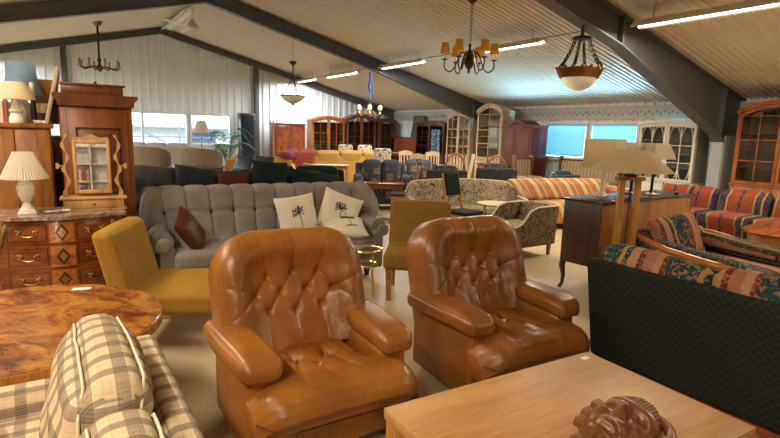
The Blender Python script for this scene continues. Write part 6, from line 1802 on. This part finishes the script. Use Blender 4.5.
# white bookcase on the viewer's side, reflected in the table mirror
t = thing('bookcase', 'white bookcase full of books reflected in the table mirror', 'bookcase', (-0.45, -3.2, 0), 180)
part('side_panel', box(-0.9, -0.87, -0.15, 0.15, 0, 2.0), X['white'], t)
part('side_panel', box(0.87, 0.9, -0.15, 0.15, 0, 2.0), X['white'], t)
part('back_panel', box(-0.87, 0.87, 0.13, 0.15, 0, 2.0), X['white'], t)
part('divider', box(-0.015, 0.015, -0.15, 0.13, 0, 2.0), X['white'], t)
for k in range(6): part('shelf', box(-0.87, 0.87, -0.15, 0.13, 0.05 + k * 0.37, 0.075 + k * 0.37), X['white'], t)
rnd = random.Random(11)
bcols = [plain('book_%d' % i, c, 0.6) for i, c in enumerate(((0.3, 0.06, 0.04), (0.08, 0.1, 0.2), (0.4, 0.3, 0.15), (0.05, 0.05, 0.05), (0.5, 0.45, 0.38), (0.15, 0.08, 0.04)))]
cn = ['red', 'navy', 'tan', 'black', 'ivory', 'brown']
for k in range(1, 5):
    for side in (0, 1):
        x = -0.85 if side == 0 else 0.04
        for i in range(9):
            w_ = rnd.uniform(0.03, 0.055); h_ = rnd.uniform(0.19, 0.28); c = rnd.randrange(6)
            cpos = Vector((x + w_ / 2, -0.02, 0.075 + (k - 1) * 0.37))
            o = solo('book', box(-w_ / 2, w_ / 2, -0.09, 0.09, 0, h_, 0.003), bcols[c], cn[c] + '-spined book standing on a white bookcase shelf', 'book', (-0.45 - cpos.x, -3.2 - cpos.y, cpos.z), 180, cn[c] + ' books on the white bookcase')
            x += w_ + 0.002
# ---------------------------------------------------------------- camera and light
def camera():
    yaw, p, r, H, f = R(33), math.atan(86 / 520), 0.03, 1.55, 520.0
    F = Vector((math.sin(yaw) * math.cos(p), math.cos(yaw) * math.cos(p), -math.sin(p)))
    R0 = Vector((math.cos(yaw), -math.sin(yaw), 0)); U0 = R0.cross(F)
    Rt = R0 * math.cos(r) + U0 * math.sin(r); Up = U0 * math.cos(r) - R0 * math.sin(r)
    c = bpy.data.cameras.new('camera'); c.sensor_width = 36; c.lens = f * 36 / 780; c.clip_start = 0.05; c.clip_end = 200
    o = bpy.data.objects.new('camera', c); COL.objects.link(o)
    m = Matrix((Rt, Up, -F)).transposed().to_4x4(); m.translation = (0, 0, H)
    o.matrix_world = m
    SC.camera = o
camera()
w = bpy.data.worlds.new('sky'); SC.world = w; w.use_nodes = True
nt = w.node_tree; bg = nt.nodes['Background']
sk = nt.nodes.new('ShaderNodeTexSky'); sk.sky_type = 'NISHITA'; sk.sun_disc = False; sk.sun_elevation = R(38); sk.sun_rotation = R(215)
nt.links.new(sk.outputs[0], bg.inputs[0]); bg.inputs[1].default_value = 1.25
def portal_light(loc, rot, sx, sy):
    l = bpy.data.lights.new('daylight_portal', 'AREA'); l.shape = 'RECTANGLE'; l.size = sx; l.size_y = sy; l.cycles.is_portal = True
    o = bpy.data.objects.new('daylight_portal', l); COL.objects.link(o); o.location = loc; o.rotation_euler = rot
def daylight_fill(loc, rot, sx, sy, w, c):  # added area lamps outside the windows, standing in for sky light
    l = bpy.data.lights.new('daylight_fill', 'AREA'); l.shape = 'RECTANGLE'; l.size = sx; l.size_y = sy; l.energy = w; l.color = c
    o = bpy.data.objects.new('daylight_fill', l); COL.objects.link(o); o.location = loc; o.rotation_euler = rot
daylight_fill((XR + 1.4, 7.9, 0.12), (R(-123), 0, R(-90)), 5.5, 1.2, 1900, (0.34, 0.76, 1.0))  # added low lamp beaming up through the blinds for the cyan ceiling glow
daylight_fill((3.3, YG + 1.3, 3.2), (R(-35), 0, 0), 5.0, 1.2, 350, (0.8, 0.93, 1.0))  # added sky-patch lamp above the gable windows, cools the far wall
portal_light((3.3, YG + 0.12, 1.48), (R(-90), 0, 0), 4.4, 1.15)
portal_light((XR + 0.12, 8.5, 1.48), (R(-90), 0, R(-90)), 4.6, 1.1)
sl = bpy.data.lights.new('sun', 'SUN'); sl.energy = 5.0; sl.angle = R(1); sl.color = (1, 0.95, 0.88)
so = bpy.data.objects.new('sun', sl); COL.objects.link(so)
so.rotation_euler = Vector((0.45, 0.6, -0.62)).to_track_quat('-Z', 'Y').to_euler()
so.location = (-20, -20, 30)
SC.view_settings.view_transform = 'Standard'; SC.view_settings.look = 'None'
SC.view_settings.exposure = 0.1; SC.view_settings.gamma = 1.0
SC.view_settings.use_curve_mapping = False
SC.cycles.max_bounces = 7; SC.cycles.diffuse_bounces = 4; SC.cycles.glossy_bounces = 3; SC.cycles.transparent_max_bounces = 12
SC.cycles.caustics_reflective = False; SC.cycles.caustics_refractive = False
SC.cycles.sample_clamp_indirect = 4.0
